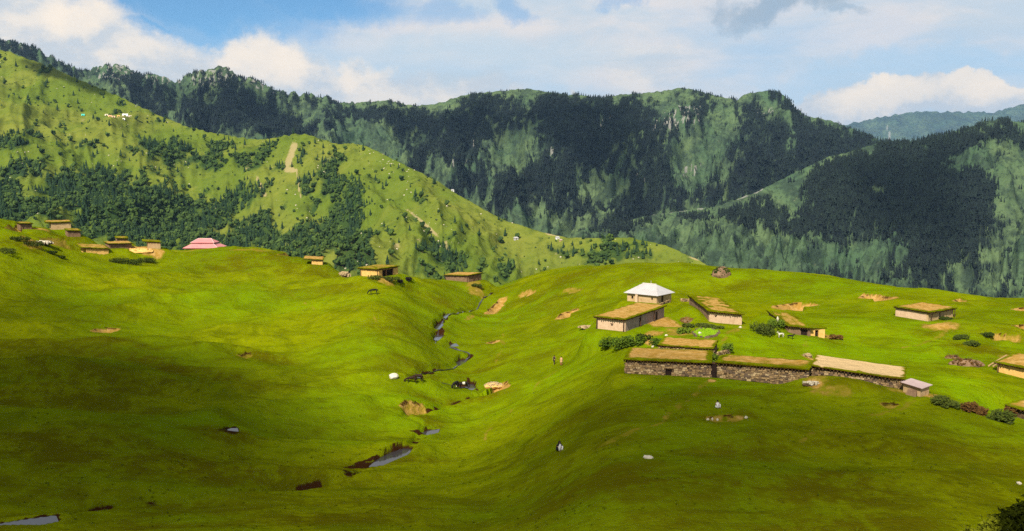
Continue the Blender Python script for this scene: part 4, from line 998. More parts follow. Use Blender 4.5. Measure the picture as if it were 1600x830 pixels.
def leafmat(name, dark, light, sc=1.2, tr=0.0):
    m, g = newmat(name)
    oi = g.n('ShaderNodeObjectInfo').outputs['Random']
    n = g.m('ADD', g.m('MULTIPLY', g.noise(g.pos(), sc, 3, 0.6), 0.8), g.m('MULTIPLY', oi, 0.35))
    g.out(g.mix(g.step(n, 0.3, 0.85), dark, light), 1.0, 0.08); return m


m_bark = bark('bark', (0.09, 0.06, 0.04))
m_conif = leafmat('conifer_needles', (0.008, 0.011, 0.012), (0.019, 0.030, 0.022), 0.12)
m_bushy = leafmat('hill_tree_leaves', (0.016, 0.034, 0.010), (0.062, 0.100, 0.020), 0.25)
m_dkcon = leafmat('hill_conifer_needles', (0.012, 0.028, 0.014), (0.030, 0.056, 0.020), 0.25)


def conifer_crown(mb, x, y, z, h, r, rs, tiers=5, n=7):
    for t in range(tiers):
        f = t / tiers
        zb = z + h * (0.12 + 0.80 * f); rt = r * (1 - f) ** 0.85 + 0.12 * r; ht = h * 0.34 * (1 - 0.35 * f)
        ring = []
        for k in range(n):
            a = 2 * PI * (k + rs.rand() * 0.7 + 0.5 * t) / n; q = rt * rs.uniform(0.62, 1.12)
            ring.append((x + q * math.cos(a), y + q * math.sin(a), zb - h * 0.05 * rs.rand()))
        mb.add(ring + [(x + rs.uniform(-.05, .05) * r, y + rs.uniform(-.05, .05) * r, min(zb + ht, z + h))], [(k, (k + 1) % n, n) for k in range(n)] + [tuple(range(n - 1, -1, -1))])


def lumpy_crown(mb, x, y, z, h, r, rs, lumps=5):
    for i in range(lumps):
        bm = bmesh.new(); bmesh.ops.create_icosphere(bm, subdivisions=1, radius=1)
        a = rs.rand() * 2 * PI; q = r * 0.55 * (i > 0); c = (x + q * math.cos(a), y + q * math.sin(a), z + h * (0.45 + 0.35 * rs.rand() * (i > 0)))
        k = r * (0.75 if i == 0 else rs.uniform(0.4, 0.6))
        vs = []
        for v in bm.verts:
            d = rs.uniform(0.7, 1.25); vs.append((c[0] + v.co.x * k * d, c[1] + v.co.y * k * d, c[2] + v.co.z * k * d * h / (2.1 * r)))
        mb.add(vs, [tuple(v.index for v in f.verts) for f in bm.faces]); bm.free()


def proto(name, mb, mat):
    me = mb.mesh(name); me.materials.append(mat)
    return bpy.data.objects.new(name, me)                            # only a source for the instances


def instancer(name, p, rot, sc, pr, kind='stuff', label=None, tilt=None):
    me = bpy.data.meshes.new(name); me.vertices.add(len(p)); me.vertices.foreach_set('co', np.asarray(p, np.float32).ravel())
    setattr_np(me, 'rot', rot); setattr_np(me, 'size', sc)
    o = link(name, me, None, kind=kind)
    if label: o['label'] = label
    ng = bpy.data.node_groups.new(name, 'GeometryNodeTree')
    ng.interface.new_socket('Geometry', in_out='INPUT', socket_type='NodeSocketGeometry'); ng.interface.new_socket('Geometry', in_out='OUTPUT', socket_type='NodeSocketGeometry')
    N = ng.nodes.new; L = ng.links.new
    gi = N('NodeGroupInput'); go = N('NodeGroupOutput'); ip = N('GeometryNodeInstanceOnPoints'); ob = N('GeometryNodeObjectInfo')
    ob.inputs['Object'].default_value = pr; ob.inputs['As Instance'].default_value = True
    ar = N('GeometryNodeInputNamedAttribute'); ar.data_type = 'FLOAT'; ar.inputs['Name'].default_value = 'rot'
    as_ = N('GeometryNodeInputNamedAttribute'); as_.data_type = 'FLOAT'; as_.inputs['Name'].default_value = 'size'
    cx = N('ShaderNodeCombineXYZ'); L(ar.outputs[0], cx.inputs[2])
    er = N('FunctionNodeEulerToRotation'); L(cx.outputs[0], er.inputs[0])
    mp = N('GeometryNodeMeshToPoints')
    L(gi.outputs[0], mp.inputs[0]); L(mp.outputs[0], ip.inputs['Points']); L(ob.outputs['Geometry'], ip.inputs['Instance']); L(er.outputs[0], ip.inputs['Rotation']); L(as_.outputs[0], ip.inputs['Scale']); L(ip.outputs[0], go.inputs[0])
    md = o.modifiers.new('instances', 'NODES'); md.node_group = ng
    return o


rp = np.random.RandomState(5)
mb = MB()
for x, y, s in ((0, 0, 1.0), (6.5, 2.4, 0.75), (-4.5, 6.0, 0.9)): conifer_crown(mb, x, y, -0.6, 13.5 * s, 2.7 * s, rp, 3, 6)
pr_far = proto('conifer_clump', mb, m_conif)
mb = MB(); conifer_crown(mb, 0, 0, 0, 15, 3.3, rp, 5, 7); mb.tube((0, 0, -1), (0, 0, 4), 0.35, 0.25, 5)
pr_con = proto('conifer', mb, m_dkcon)
mb = MB(); lumpy_crown(mb, 0, 0, 0, 8.5, 4.2, rp, 5); pr_bush = proto('hill_tree', mb, m_bushy)
mb = MB(); lumpy_crown(mb, 0, 0, -0.5, 2.6, 1.8, rp, 2); pr_low = proto('hill_bush', mb, m_bushy)


def lowvis(Rg): return np.where(Rg.vis, 1.0, 0.02) * np.where((Rg.px > -60) & (Rg.px < 1660), 1.0, 0.25)


for Rg, cov, cnt, lab in ((M, M_cov, 26000, 'dark conifer forest on the main range'), (R, R_cov, 14000, 'dark conifer forest on the right spur')):
    rs_ = np.random.RandomState(21)
    p, r, c = Rg.scatter((cov ** 1.3 + 0.05 * (fbm(Rg.X / 30, Rg.Y / 30, 3, 141) > 0.2)) * lowvis(Rg), cnt, rs_)
    instancer('forest', p, rs_.rand(cnt) * 6.28, 0.45 + 0.75 * rs_.rand(cnt) ** 1.6, pr_far, label=lab)
# the near hill: the 300 trees that show largest stand as things of their own, the rest is a wood
xs, ys = proj(XX[(YY > 120)], YY[(YY > 120)], ZZ[(YY > 120)])
sky_line = np.full(1800, 900.0); ii = np.clip((xs + 100).astype(int), 0, 1799); np.minimum.at(sky_line, ii, ys)
rs_ = np.random.RandomState(31)
cnt = 5200
p, r, c = H.scatter((H_cov ** 1.25 + 0.02) * lowvis(H), cnt, rs_)
tpx, tpy = proj(p[:, 0], p[:, 1], p[:, 2] + 4)
seen = (tpx > 3) & (tpx < 1597) & (tpy < sky_line[np.clip((tpx + 100).astype(int), 0, 1799)] - 2) & H.vis[r, c]
order = np.argsort(np.where(seen, p[:, 1], 1e9)); single = order[:300]; rest = np.setdiff1d(np.arange(cnt), single)
isc = fbm(p[:, 0] / 70, p[:, 1] / 70, 3, 151) + rs_.uniform(-.5, .5, cnt) > 0.0
scl = 0.42 + 0.6 * rs_.rand(cnt) ** 1.4
for flag, pr, lab in ((True, pr_con, 'dark conifers in the wood on the green hillside'), (False, pr_bush, 'leafy trees in the wood on the green hillside')):
    k = rest[isc[rest] == flag]
    instancer('forest', p[k], rs_.rand(len(k)) * 6.28, scl[k] * (0.8 if flag else 1.0), pr, label=lab)
cnt2 = 1900
pb, r, c = H.scatter((0.25 + 1.6 * np.clip(hn, 0, 1)) * (1 - H_soil) * lowvis(H), cnt2, rs_)
instancer('scrub', pb, rs_.rand(cnt2) * 6.28, 0.35 + 0.9 * rs_.rand(cnt2) ** 2, pr_low, label='low scrub dotted over the green hillside')
tree_meshes = {}
for kd in (True, False):
    mbt = MB(); mbt.tube((0, 0, -1.2), (0.1, 0.05, 5 if kd else 4), 0.4, 0.25, 6)
    if not kd:
        for a in range(3): mbt.tube((0, 0, 2.2), (1.8 * math.cos(a * 2.1), 1.8 * math.sin(a * 2.1), 4.6), 0.2, 0.08, 4)
    tm = mbt.mesh('trunk'); tm.materials.append(m_bark)
    cms = []
    for vv in range(3):
        mbc = MB()
        if kd: conifer_crown(mbc, 0, 0, 0.6, 14.5, 3.2, rp, 6, 8)
        else: lumpy_crown(mbc, 0, 0, 1.0, 8.0, 4.0, rp, 5)
        cm = mbc.mesh('crown'); cm.materials.append(m_dkcon if kd else m_bushy); cms.append(cm)
    tree_meshes[kd] = (tm, cms)
for i in single:
    kd = bool(isc[i]); x = tpx[i]
    where = ('in the wood above the village on the left' if x < 250 else 'in the wood above the pink-roofed house' if x < 450 else ('high in the dark wood beside the bare earth slide' if tpy[i] < 320 else 'in the middle of the dark wood below the bare earth slide' if tpy[i] < 365 else 'at the foot of the dark wood behind the crest hut' if x > 520 else 'at the foot of the dark wood behind the half-buried slope hut') if x < 575 else
             'on the open slope just right of the dark wood' if x < 630 else 'at the foot of the brown track above the saddle hut' if x < 680 else 'scattered on the slope right above the saddle hut' if x < 720 else 'in the hollow above the stream notch' if x < 850 else 'on the low green ridge behind the white-roofed house')
    o = empty('conifer_tree' if kd else 'leafy_tree', tuple(p[i]), rs_.rand() * 6.28)
    s_ = scl[i] * (0.8 if kd else 1.0); o.scale = (s_, s_, s_ * rs_.uniform(0.9, 1.15))
    tag(o, ('small dark conifer ' if kd else 'small leafy green tree ') + where, 'tree', ('conifers ' if kd else 'leafy trees ') + where)
    tm, cms = tree_meshes[kd]
    link('trunk', tm, None, o); link('crown', cms[rs_.randint(3)], None, o)
# ------------------------------------------------------------------ materials of the huts
def plain(name, a, b, sc=1.5, rough=0.95, spec=0.1, bs=0.7, bd=0.08, metal=0.0, stain=None):
    m, g = newmat(name); p3 = g.pos(); n = g.noise(p3, sc, 5, 0.65); n2 = g.noise(p3, sc * 5, 3, 0.7)
    c = g.mix(g.step(g.m('ADD', g.m('MULTIPLY', n, 0.7), g.m('MULTIPLY', n2, 0.3)), 0.32, 0.68), a, b)
    if stain: c = g.mix(g.step(g.noise(g.vm('MULTIPLY', p3, (1, 1, 0.3)), sc * 1.6, 4, 0.7), 0.55, 0.75, 0, 0.8), c, stain)
    g.out(c, rough, spec, bump=n2, bstr=bs, bdist=bd, Metallic=metal); return m


m_cream = plain('cream_mud_plaster', (0.34, 0.225, 0.105), (0.45, 0.31, 0.165), stain=(0.20, 0.12, 0.045))
m_pinkmud = plain('pinkish_mud_plaster', (0.41, 0.275, 0.165), (0.51, 0.36, 0.235), stain=(0.24, 0.15, 0.08))
m_ochre = plain('ochre_mud_plaster', (0.50, 0.29, 0.075), (0.62, 0.39, 0.13), stain=(0.22, 0.11, 0.03))
m_darkmud = plain('dark_mud_plaster', (0.12, 0.07, 0.04), (0.22, 0.14, 0.08))
m_shademud = plain('shaded_mud_plaster', (0.20, 0.15, 0.13), (0.30, 0.23, 0.19), stain=(0.09, 0.06, 0.05))  # shade of the deep hut's side walls put into the plaster colour
m_timber = plain('old_timber', (0.035, 0.018, 0.010), (0.10, 0.055, 0.028), 2.5)
m_log = plain('pale_log', (0.30, 0.19, 0.08), (0.42, 0.28, 0.12), 3)
m_dark = plain('dark_opening_wood', (0.012, 0.007, 0.006), (0.028, 0.016, 0.012), 3)
m_stone = []
for i, c in enumerate([(0.26, 0.17, 0.08), (0.17, 0.11, 0.06), (0.36, 0.26, 0.14), (0.11, 0.075, 0.05)]):
    m_stone.append(plain('field_stone', tuple(x * 0.75 for x in c), tuple(x * 1.25 for x in c), 2.5))
m_core = plain('wall_core', (0.05, 0.032, 0.018), (0.11, 0.07, 0.035), 3)
m_pale = plain('pale_rock', (0.36, 0.31, 0.22), (0.55, 0.48, 0.36), 2)
m_white = plain('white_cloth', (0.56, 0.54, 0.51), (0.68, 0.66, 0.63), 2)
m_tin = plain('pale_sheet_metal', (0.33, 0.31, 0.30), (0.40, 0.38, 0.37), 0.7, 0.45, 0.4, bs=0.1, stain=(0.30, 0.26, 0.24))
m_tinpink = plain('dull_pink_sheet_metal', (0.34, 0.24, 0.22), (0.42, 0.31, 0.285), 0.7, 0.55, 0.3, bs=0.1, stain=(0.25, 0.17, 0.15))
m_pink = plain('pink_painted_sheet', (0.48, 0.155, 0.15), (0.56, 0.20, 0.19), 0.4, 0.5, 0.3, bs=0.1, stain=(0.40, 0.13, 0.125))
m_ridge = plain('white_ridge_cap', (0.50, 0.44, 0.42), (0.58, 0.52, 0.50), 1)
m_shrub = leafmat('shrub_leaves', (0.028, 0.055, 0.004), (0.085, 0.125, 0.010), 2.2)
m_shrubdk = leafmat('dark_shrub_leaves', (0.018, 0.030, 0.004), (0.060, 0.075, 0.010), 2.2)
m_shrubrd = leafmat('russet_shrub_leaves', (0.060, 0.028, 0.008), (0.150, 0.085, 0.020), 2.2)
m_skin = plain('skin', (0.26, 0.14, 0.08), (0.30, 0.17, 0.10), 8, 0.6)
m_black = plain('black_cloth', (0.010, 0.009, 0.010), (0.022, 0.020, 0.020), 4)
m_hair = plain('dark_hair', (0.010, 0.006, 0.004), (0.02, 0.012, 0.008), 9)
m_brownhide = plain('dark_brown_hide', (0.018, 0.009, 0.006), (0.035, 0.018, 0.011), 3, 0.7)
m_blackhide = plain('black_hide', (0.008, 0.007, 0.007), (0.018, 0.015, 0.014), 3, 0.7)
m_whitehide = plain('white_hide', (0.44, 0.40, 0.30), (0.56, 0.51, 0.42), 3, 0.8)

rh = random.Random(3)


FRINGE = []


def sod(name, x0, x1, y0, y1, zf, th, parent, soil_in=0.5, rim=0.55, patchy=0.5, rag=0.10, seed=0, pale=0.0):
    """turf or earth slab: uneven top, ragged rim that hangs a little; zf(x, y) gives the underside height"""
    th = th * 0.78
    nx = max(6, int((x1 - x0) / 0.32)); ny = max(6, int((y1 - y0) / 0.4))
    gx_, gy_ = np.meshgrid(np.linspace(0, 1, nx + 1), np.linspace(0, 1, ny + 1))
    X = x0 + (x1 - x0) * gx_; Y = y0 + (y1 - y0) * gy_
    e = np.minimum.reduce([X - x0, x1 - X, Y - y0, y1 - Y])
    X = X + (e < 0.05) * rag * pn(X * 1.1 + seed, Y * 1.1, 7); Y = Y + (e < 0.05) * rag * pn(X * 1.1, Y * 1.1 + seed, 8)
    base = zf(X, Y) - 0.03 * np.sin(PI * np.clip((X - x0) / (x1 - x0), 0, 1)) * (x1 - x0 > 4) + 0.02 * pn(X * 0.6 + seed, Y * 0.5, 5)
    top = base + th * (0.72 + 0.28 * np.minimum(e / 0.35, 1)) + (0.02 if pale else 0.06) * fbm(X * 0.9 + seed, Y * 0.9, 3, 9)
    so = sstep(e + 0.35 * fbm(X * 0.8 + seed, Y * 0.8, 3, 14), rim * 0.55, rim * 1.2) * min(soil_in, 0.92) * (1 - min(1, patchy + 0.12) * sstep(fbm(X * 0.45 + seed * 3, Y * 0.6, 3, 12), 0.0, 0.5))
    n = X.size; v = np.concatenate([np.stack([X, Y, top], -1).reshape(-1, 3), np.stack([X, Y, base + 0.03 * pn(X * 2, Y * 2, 3)], -1).reshape(-1, 3)])
    f = grid_faces(*X.shape); f2 = f[:, ::-1] + n
    id_ = np.arange(n).reshape(X.shape)
    loop = np.concatenate([id_[0, :], id_[1:, -1], id_[-1, -2::-1], id_[-2:0:-1, 0]])
    nxt = np.roll(loop, -1)
    me = mesh_np(name, v, np.concatenate([f, f2, np.stack([loop, loop + n, nxt + n, nxt], -1)]), smooth=False)
    setattr_np(me, 'soil', np.concatenate([so.ravel(), so.ravel() * 0])); setattr_np(me, 'brown', np.concatenate([np.clip(0.45 + 0.7 * fbm(X * 0.5 + seed, Y * 0.5, 3, 19), 0, 1).ravel(), 0.9 * np.ones(n)])); setattr_np(me, 'peat_shade', np.concatenate([np.zeros(n), 0.75 * np.ones(n)]))
    fr = MB(); xs_, ys_, ts_ = X.ravel(), Y.ravel(), top.ravel(); ee = np.where((e.ravel() < 0.7))[0]
    for k in range(0 if pale else int(1.3 * (x1 - x0 + y1 - y0))):
        i = ee[rh.randrange(len(ee))]; q = rh.random() * 6.28; l = rh.uniform(.05, .22); w = .05; px_, py_, pz_ = xs_[i] + rh.uniform(-.15, .15), ys_[i] + rh.uniform(-.1, .1), ts_[i] - .06
        fr.add([(px_ - w, py_, pz_), (px_ + w, py_, pz_), (px_ + l * .5 * math.cos(q), py_ + l * .5 * math.sin(q), pz_ + l)], [(0, 1, 2)])
    FRINGE.append((fr, parent))
    if pale: setattr_np(me, 'pale', np.full(2 * n, pale))
    return link(name, me, m_grass, parent)


def wall_run(mb, p, q, h0, h1, zb0, zb1, t, holes=(), sink=0.5):
    """wall of thickness t from p to q (local xy) with openings (s0, s1, z0, z1), s in metres along it"""
    p = np.array(p, float); q = np.array(q, float); L = np.hypot(*(q - p)); u = (q - p) / L; n = np.array([-u[1], u[0]]) * t
    def piece(s0, s1, za, zb):        # za, zb: functions of s
        P0, P1 = p + u * s0, p + u * s1
        c = [P0, P1, P1 + n, P0 + n]; ss = [s0, s1, s1, s0]
        mb.hexa([(a[0], a[1], za(s)) for a, s in zip(c, ss)] + [(a[0], a[1], zb(s)) for a, s in zip(c, ss)])
    gb = lambda s: zb0 + (zb1 - zb0) * s / L; low = lambda s: gb(s) - sink; top = lambda s: gb(s) + h0 + (h1 - h0) * s / L
    s = 0.0
    for (a, b, z0, z1) in sorted(holes):
        if a > s: piece(s, a, low, top)
        if z0 > 0: piece(a, b, low, lambda q_, z0=z0: gb(q_) + z0)
        if gb(b) + z1 < top(b) - 0.02: piece(a, b, lambda q_, z1=z1: gb(q_) + z1, top)
        s = b
    if s < L - 0.01: piece(s, L, low, top)


def stones(name, p, q, h0, h1, zb0, zb1, parent, sz=0.30, out=-1, keep=1.0, holes=(), low=0.0, kind='stuff'):
    """dry-laid field stones on the outer face of a wall, one mesh per wall (each stone is only a few pixels)"""
    p = np.array(p, float); q = np.array(q, float); L = np.hypot(*(q - p)); u = (q - p) / L; n = np.array([-u[1], u[0]]) * out
    mb = MB(); mi = []; z = 0.0
    while z < max(h0, h1):
        rowh = sz * rh.uniform(0.5, 0.85); s = rh.uniform(-0.2, 0.0)
        while s < L:
            w = sz * rh.uniform(0.7, 1.7); c = s + w / 2; hh = h0 + (h1 - h0) * min(max(c / L, 0), 1)
            ok = z + rowh * 0.6 < hh and rh.random() < keep and not any(a - .1 < c < b + .1 and z < z1 and z + rowh > z0 for a, b, z0, z1 in holes) and -0.1 < c < L + 0.1 and z >= low * rh.random()
            if ok:
                zz = zb0 + (zb1 - zb0) * c / L + z; d0, d1 = -0.10, rh.uniform(0.02, 0.16); j = lambda: rh.uniform(-0.035, 0.035)
                c0, c1 = s + 0.015, s + w - 0.02
                ring = []
                for dz in (0.01, rowh - 0.02):
                    for sx, dd in ((c0, d0), (c1, d0), (c1, d1), (c0, d1)):
                        pt = p + u * (sx + j()) + n * (dd + j()); ring.append((pt[0], pt[1], zz + dz + j()))
                mb.hexa(ring); mi += [rh.choice((0, 0, 1, 1, 2, 3))] * 6
            s += w
        z += rowh
    me = mb.mesh(name); [me.materials.append(m) for m in m_stone]; me.polygons.foreach_set('material_index', mi)
    return link(name, me, None, parent, kind)


def hut_root(key, name, label, group):
    h = HUT[key]; o = empty(name, tuple(h['a']), math.atan2(h['u'][1], h['u'][0]))
    tag(o, label, 'hut', group); return o, h


def flat_hut(key, name, label, wall_mat, soil=1.0, over=0.5, th=0.38, openings=(), side_open=(), stone=False, rim=0.5, patchy=0.45, seed=1, group='mud and stone huts on the pasture', beams=True, back_over=0.3, sidemat=None, left_over=None, tiltback=None, pale=0.0):
    o, h = hut_root(key, name, label, group)
    L, d, hA, hB, dz = h['L'], h['d'], h['hA'], h['hB'], h['b'][2] - h['a'][2]; bk = h['back'] if tiltback is None else tiltback
    t = 0.35
    mb = MB(); wall_run(mb, (0, 0), (L, 0), hA, hB, 0, dz, t, openings); mb.build('front_wall', wall_mat, o)
    mb = MB(); wall_run(mb, (L - 0.002, t + 0.002), (L - 0.002, d), hB, hB + bk - h['back'], dz, dz + h['back'], t, side_open); mb.build('side_wall', sidemat or wall_mat, o)
    mb = MB(); wall_run(mb, (0.002, d), (0.002, t + 0.002), hA + bk - h['back'], hA, h['back'], 0, t); mb.build('side_wall', sidemat or wall_mat, o)
    mb = MB(); wall_run(mb, (L - t - 0.01, d), (t + 0.01, d), hB + bk - h['back'], hA + bk - h['back'], dz + h['back'], h['back'], t); mb.build('back_wall', wall_mat, o)
    if stone:
        stones('stonework', (0, 0), (L, 0), hA - 0.05, hB - 0.05, 0, dz, o, 0.34, -1, 0.97, openings)
        stones('stonework', (L, 0), (L, d), hB - 0.05, hB - 0.05, dz, dz, o, 0.34, -1, 0.97)
    for (a, b, z0, z1) in openings:                                  # what closes the opening, set back in the wall
        zz = dz * (a + b) / 2 / L; mb = MB(); mb.box(a - 0.05, b + 0.05, t * 0.6, t * 0.6 + 0.06, zz + z0 - 0.1, zz + z1 + 0.05); mb.build('door' if z0 <= 0 else 'window_board', m_dark, o)
        mb = MB(); mb.box(a - 0.15, b + 0.15, -0.03, 0.12, zz + z1 + 0.003, zz + z1 + 0.11); mb.build('lintel', m_timber, o)
    for (a, b, z0, z1) in side_open:
        zz = dz; mb = MB(); mb.box(L - t * 0.7, L - t * 0.6, t + a - 0.05, t + b + 0.05, zz + z0 - 0.1, zz + z1 + 0.05); mb.build('door' if z0 <= 0 else 'window_board', m_dark, o)
    lo = over * 0.7 if left_over is None else left_over
    zf = lambda X, Y: hA + 0.20 + (dz + hB - hA) * X / L + bk * np.clip(Y / d, 0, 1)
    mb = MB()                                                        # roof timbers: a layer of poles, ends showing under the turf
    n = int((L + lo + over * 0.7) / 0.42)
    for i in range(n):
        x = -lo + 0.15 + i * 0.42 + rh.uniform(-.06, .06); zz = hA + 0.09 + (dz + hB - hA) * x / L
        mb.tube((x, -over + rh.uniform(-0.12, 0.1), zz), (x, d + back_over - 0.1, zz + bk), 0.080, 0.070, 5)
    mb.build('roof_pole_layer', m_timber, o, kind='stuff')
    if over >= 0.5:
        for px_, py_ in ((L * .04, -over + .14), (L * .97, -over + .14), (L + over * .7 - .16, d * .35), (L + over * .7 - .16, d * .7)):
            mb = MB(); mb.tube((px_, py_, -0.5 + dz * px_ / L), (px_ + rh.uniform(-.05, .05), py_, hA + (dz + hB - hA) * px_ / L + bk * max(0, py_ / d) + .1), .085, .07, 6); mb.build('post', m_timber, o)
    sod('sod_roof', -lo, L + over * 0.7, -over, d + back_over, zf, th, o, soil, rim, patchy, seed=seed, pale=pale)
    return o, h


# the long row of stone huts
flat_hut('row_left', 'stone_hut', 'long low stone hut with brown earth roof, left end of the stone row', m_core, 1.0, 0.35, 0.42, [(5.2, 6.0, 0.0, 0.8)], stone=True, rim=0.8, patchy=0.12, seed=1)
flat_hut('row_behind', 'stone_hut', 'sunken hut with bare brown earth roof just behind the left stone hut', m_core, 1.0, 0.2, 0.3, stone=True, rim=0.45, patchy=0.1, seed=2)
o, h = flat_hut('row_mid', 'stone_hut', 'low stone hut with narrow grassy earth roof, middle of the stone row', m_core, 0.95, 0.35, 0.45, stone=True, rim=0.75, patchy=0.35, seed=3)
mb = MB(); mb.box(-0.98, -0.06, -0.12, -0.02, -0.5, 1.75); mb.build('door', m_dark, o); mb = MB(); mb.box(-1.1, 0.05, -0.2, 0.1, 1.76, 1.92, 0.02); mb.build('lintel', m_timber, o)
flat_hut('row_pale', 'stone_hut', 'long hut with pale bare earth roof sloping right, beside the small shed', m_core, 1.0, 0.45, 0.36, stone=True, rim=0.28, patchy=-0.12, seed=4, left_over=0.1, pale=0.8)
# lean-to shed with a sheet roof
o, h = hut_root('lean_to', 'shed', 'tiny cream shed with pinkish metal roof at the end of the stone row', 'mud and stone huts on the pasture')
L, d, dz = h['L'], h['d'], h['b'][2] - h['a'][2]
for nm, p, q, a, b, za, zb in (('front_wall', (0, 0), (L, 0), h['hA'], h['hB'], 0, dz), ('side_wall', (L, 0.3), (L, d), h['hB'], h['hB'], dz, dz), ('side_wall', (0, d), (0, 0.3), h['hA'], h['hA'], 0, 0), ('back_wall', (L - .3, d), (.3, d), h['hB'], h['hA'], dz, 0)):
    mb = MB(); wall_run(mb, p, q, a, b, za, zb, 0.28); mb.build(nm, m_cream, o)
mb = MB(); z0, z1 = h['hA'] + 0.02, dz + h['hB'] + 0.02
mb.hexa([(-.3, -.25, z0), (L + .25, -.25, z1), (L + .25, d + .3, z1 + .12), (-.3, d + .3, z0 + .12), (-.3, -.25, z0 + .06), (L + .25, -.25, z1 + .06), (L + .25, d + .3, z1 + .18), (-.3, d + .3, z0 + .18)]); mb.build('metal_roof', m_tinpink, o)
mb = MB(); mb.hexa([(-.3, -.30, z0 - .05), (L + .25, -.30, z1 - .05), (L + .25, -.255, z1 - .05), (-.3, -.255, z0 - .05), (-.3, -.30, z0 + .07), (L + .25, -.30, z1 + .07), (L + .25, -.255, z1 + .07), (-.3, -.255, z0 + .07)]); mb.build('roof_edge_board', m_timber, o)
mb = MB(); mb.hexa([(L * .25, -.9, -0.5), (L * .9, -.8, dz - .5), (L * .85, -0.05, dz - .4), (L * .3, -0.05, -.4), (L * .4, -.45, .5), (L * .75, -.4, dz + .55), (L * .8, -0.02, dz + .7), (L * .35, -0.02, .7)]); mb.build('earth_bank', m_darkmud, o)

flat_hut('mud_long', 'mud_hut', 'deep mud hut with brown roof and pinkish front wall below the white-roofed house', m_pinkmud, 1.0, 0.55, 0.34, [(2.75, 3.05, 0.65, 1.0)], [(5.0, 5.7, 0.0, 1.45), (11.5, 12.4, 0.0, 1.5)], rim=0.55, patchy=0.12, seed=5, sidemat=m_shademud)
flat_hut('sod_long', 'mud_hut', 'cream-fronted hut dug into the slope under a long green turf roof', m_pinkmud, 0.75, 0.45, 0.40, [(1.05, 1.3, 0.95, 1.2)], rim=0.9, patchy=0.9, seed=6, sidemat=m_darkmud)  # sides take a darker plaster that carries the shade under the eave
o, h = flat_hut('sunken', 'mud_hut', 'sunken turf-roofed hut with dark doorway below the arched earth bank', m_darkmud, 0.6, 0.4, 0.30, [(2.3, 3.5, 0.0, 1.05)], rim=0.9, patchy=0.7, seed=7)
L = h['L']; dz = h['b'][2] - h['a'][2]
mb = MB(); wall_run(mb, (L + 0.15, 0.5), (L + 2.7, 0.2), 1.25, 1.1, dz, dz, 0.35, [(0.9, 1.5, 0.0, 1.0)]); mb.build('porch_wall', m_ochre, o)
mb = MB(); mb.box(L + 0.3, L + 2.5, 0.75, 0.85, dz - 0.4, dz + 1.1); mb.build('porch_back', m_dark, o)
sod('porch_roof', L - 0.1, L + 3.0, 0.15, 3.2, lambda X, Y: dz + 1.25 + 0 * X, 0.28, o, 0.2, 0.6, 0.8, seed=8)
flat_hut('scarp_hut', 'mud_hut', 'lone hut with thick brown earth roof and pale crumbling walls near the right crest', m_cream, 1.0, 0.6, 0.36, [(1.2, 1.6, 0.5, 1.2), (4.0, 4.5, 0.0, 1.3)], rim=0.7, patchy=0.1, seed=9, sidemat=m_pinkmud)
flat_hut('edge_hut', 'mud_hut', 'brown-roofed hut at the right edge with two poles beside it', m_ochre, 1.0, 0.5, 0.34, rim=0.55, patchy=0.2, seed=10)
flat_hut('corner_hut', 'mud_hut', 'yellowish turf roof beside the dark round shrub at the right edge', m_core, 0.7, 0.4, 0.3, rim=0.5, patchy=0.6, seed=11)
# the village on the left and the huts along its crest
VG = 'huts of the village on the left crest'
flat_hut('v_front', 'mud_hut', 'largest village hut, bright ochre wall under a wide brown roof, above the dark shrubs', m_ochre, 0.8, 0.42, 0.45, rim=0.6, patchy=0.5, seed=12, group=VG, left_over=1.6)
flat_hut('v_top', 'mud_hut', 'topmost village hut with overhanging brown roof and pale wall', m_cream, 0.9, 0.35, 0.5, rim=0.5, patchy=0.4, seed=13, group=VG, left_over=1.6)
flat_hut('v_dark', 'mud_hut', 'small dark brown hut just below the topmost village hut', m_darkmud, 0.6, 0.4, 0.4, rim=0.5, patchy=0.5, seed=14, group=VG)
flat_hut('v_low', 'mud_hut', 'low hut with dark front behind the orange earth heap', m_darkmud, 0.9, 0.6, 0.3, rim=0.4, patchy=0.3, seed=15, group=VG)
flat_hut('v_back', 'mud_hut', 'tiny dark hut at the back of the village on the skyline', m_darkmud, 0.5, 0.4, 0.3, rim=0.4, patchy=0.6, seed=16, group=VG)
flat_hut('v_right', 'mud_hut', 'right-hand village hut with pale wall, nearest the pink-roofed house', m_cream, 0.35, 0.3, 0.4, rim=0.6, patchy=0.8, seed=17, group=VG, left_over=1.4)
flat_hut('v_ruin', 'mud_hut', 'dark half-buried hut at the far left of the village', m_darkmud, 0.6, 0.5, 0.35, rim=0.5, patchy=0.5, seed=18, group=VG)
flat_hut('slope_hut', 'mud_hut', 'half-buried hut with bare tan roof on the slope right of the pink-roofed house', m_ochre, 1.0, 0.45, 0.4, rim=0.3, patchy=0.1, seed=19, group=VG, left_over=2.4)
flat_hut('crest_hut', 'mud_hut', 'square hut with yellow turf roof and ochre front wall on the left crest', m_ochre, 0.55, 0.5, 0.45, (), [(1.0, 5.4, 0.0, 1.65)], rim=0.4, patchy=0.6, seed=20, group=VG, left_over=0.8)
flat_hut('saddle_hut', 'mud_hut', 'low hut with flat tan roof on the saddle left of the stream notch', m_darkmud, 0.95, 0.5, 0.4, rim=0.35, patchy=0.2, seed=21, group=VG)


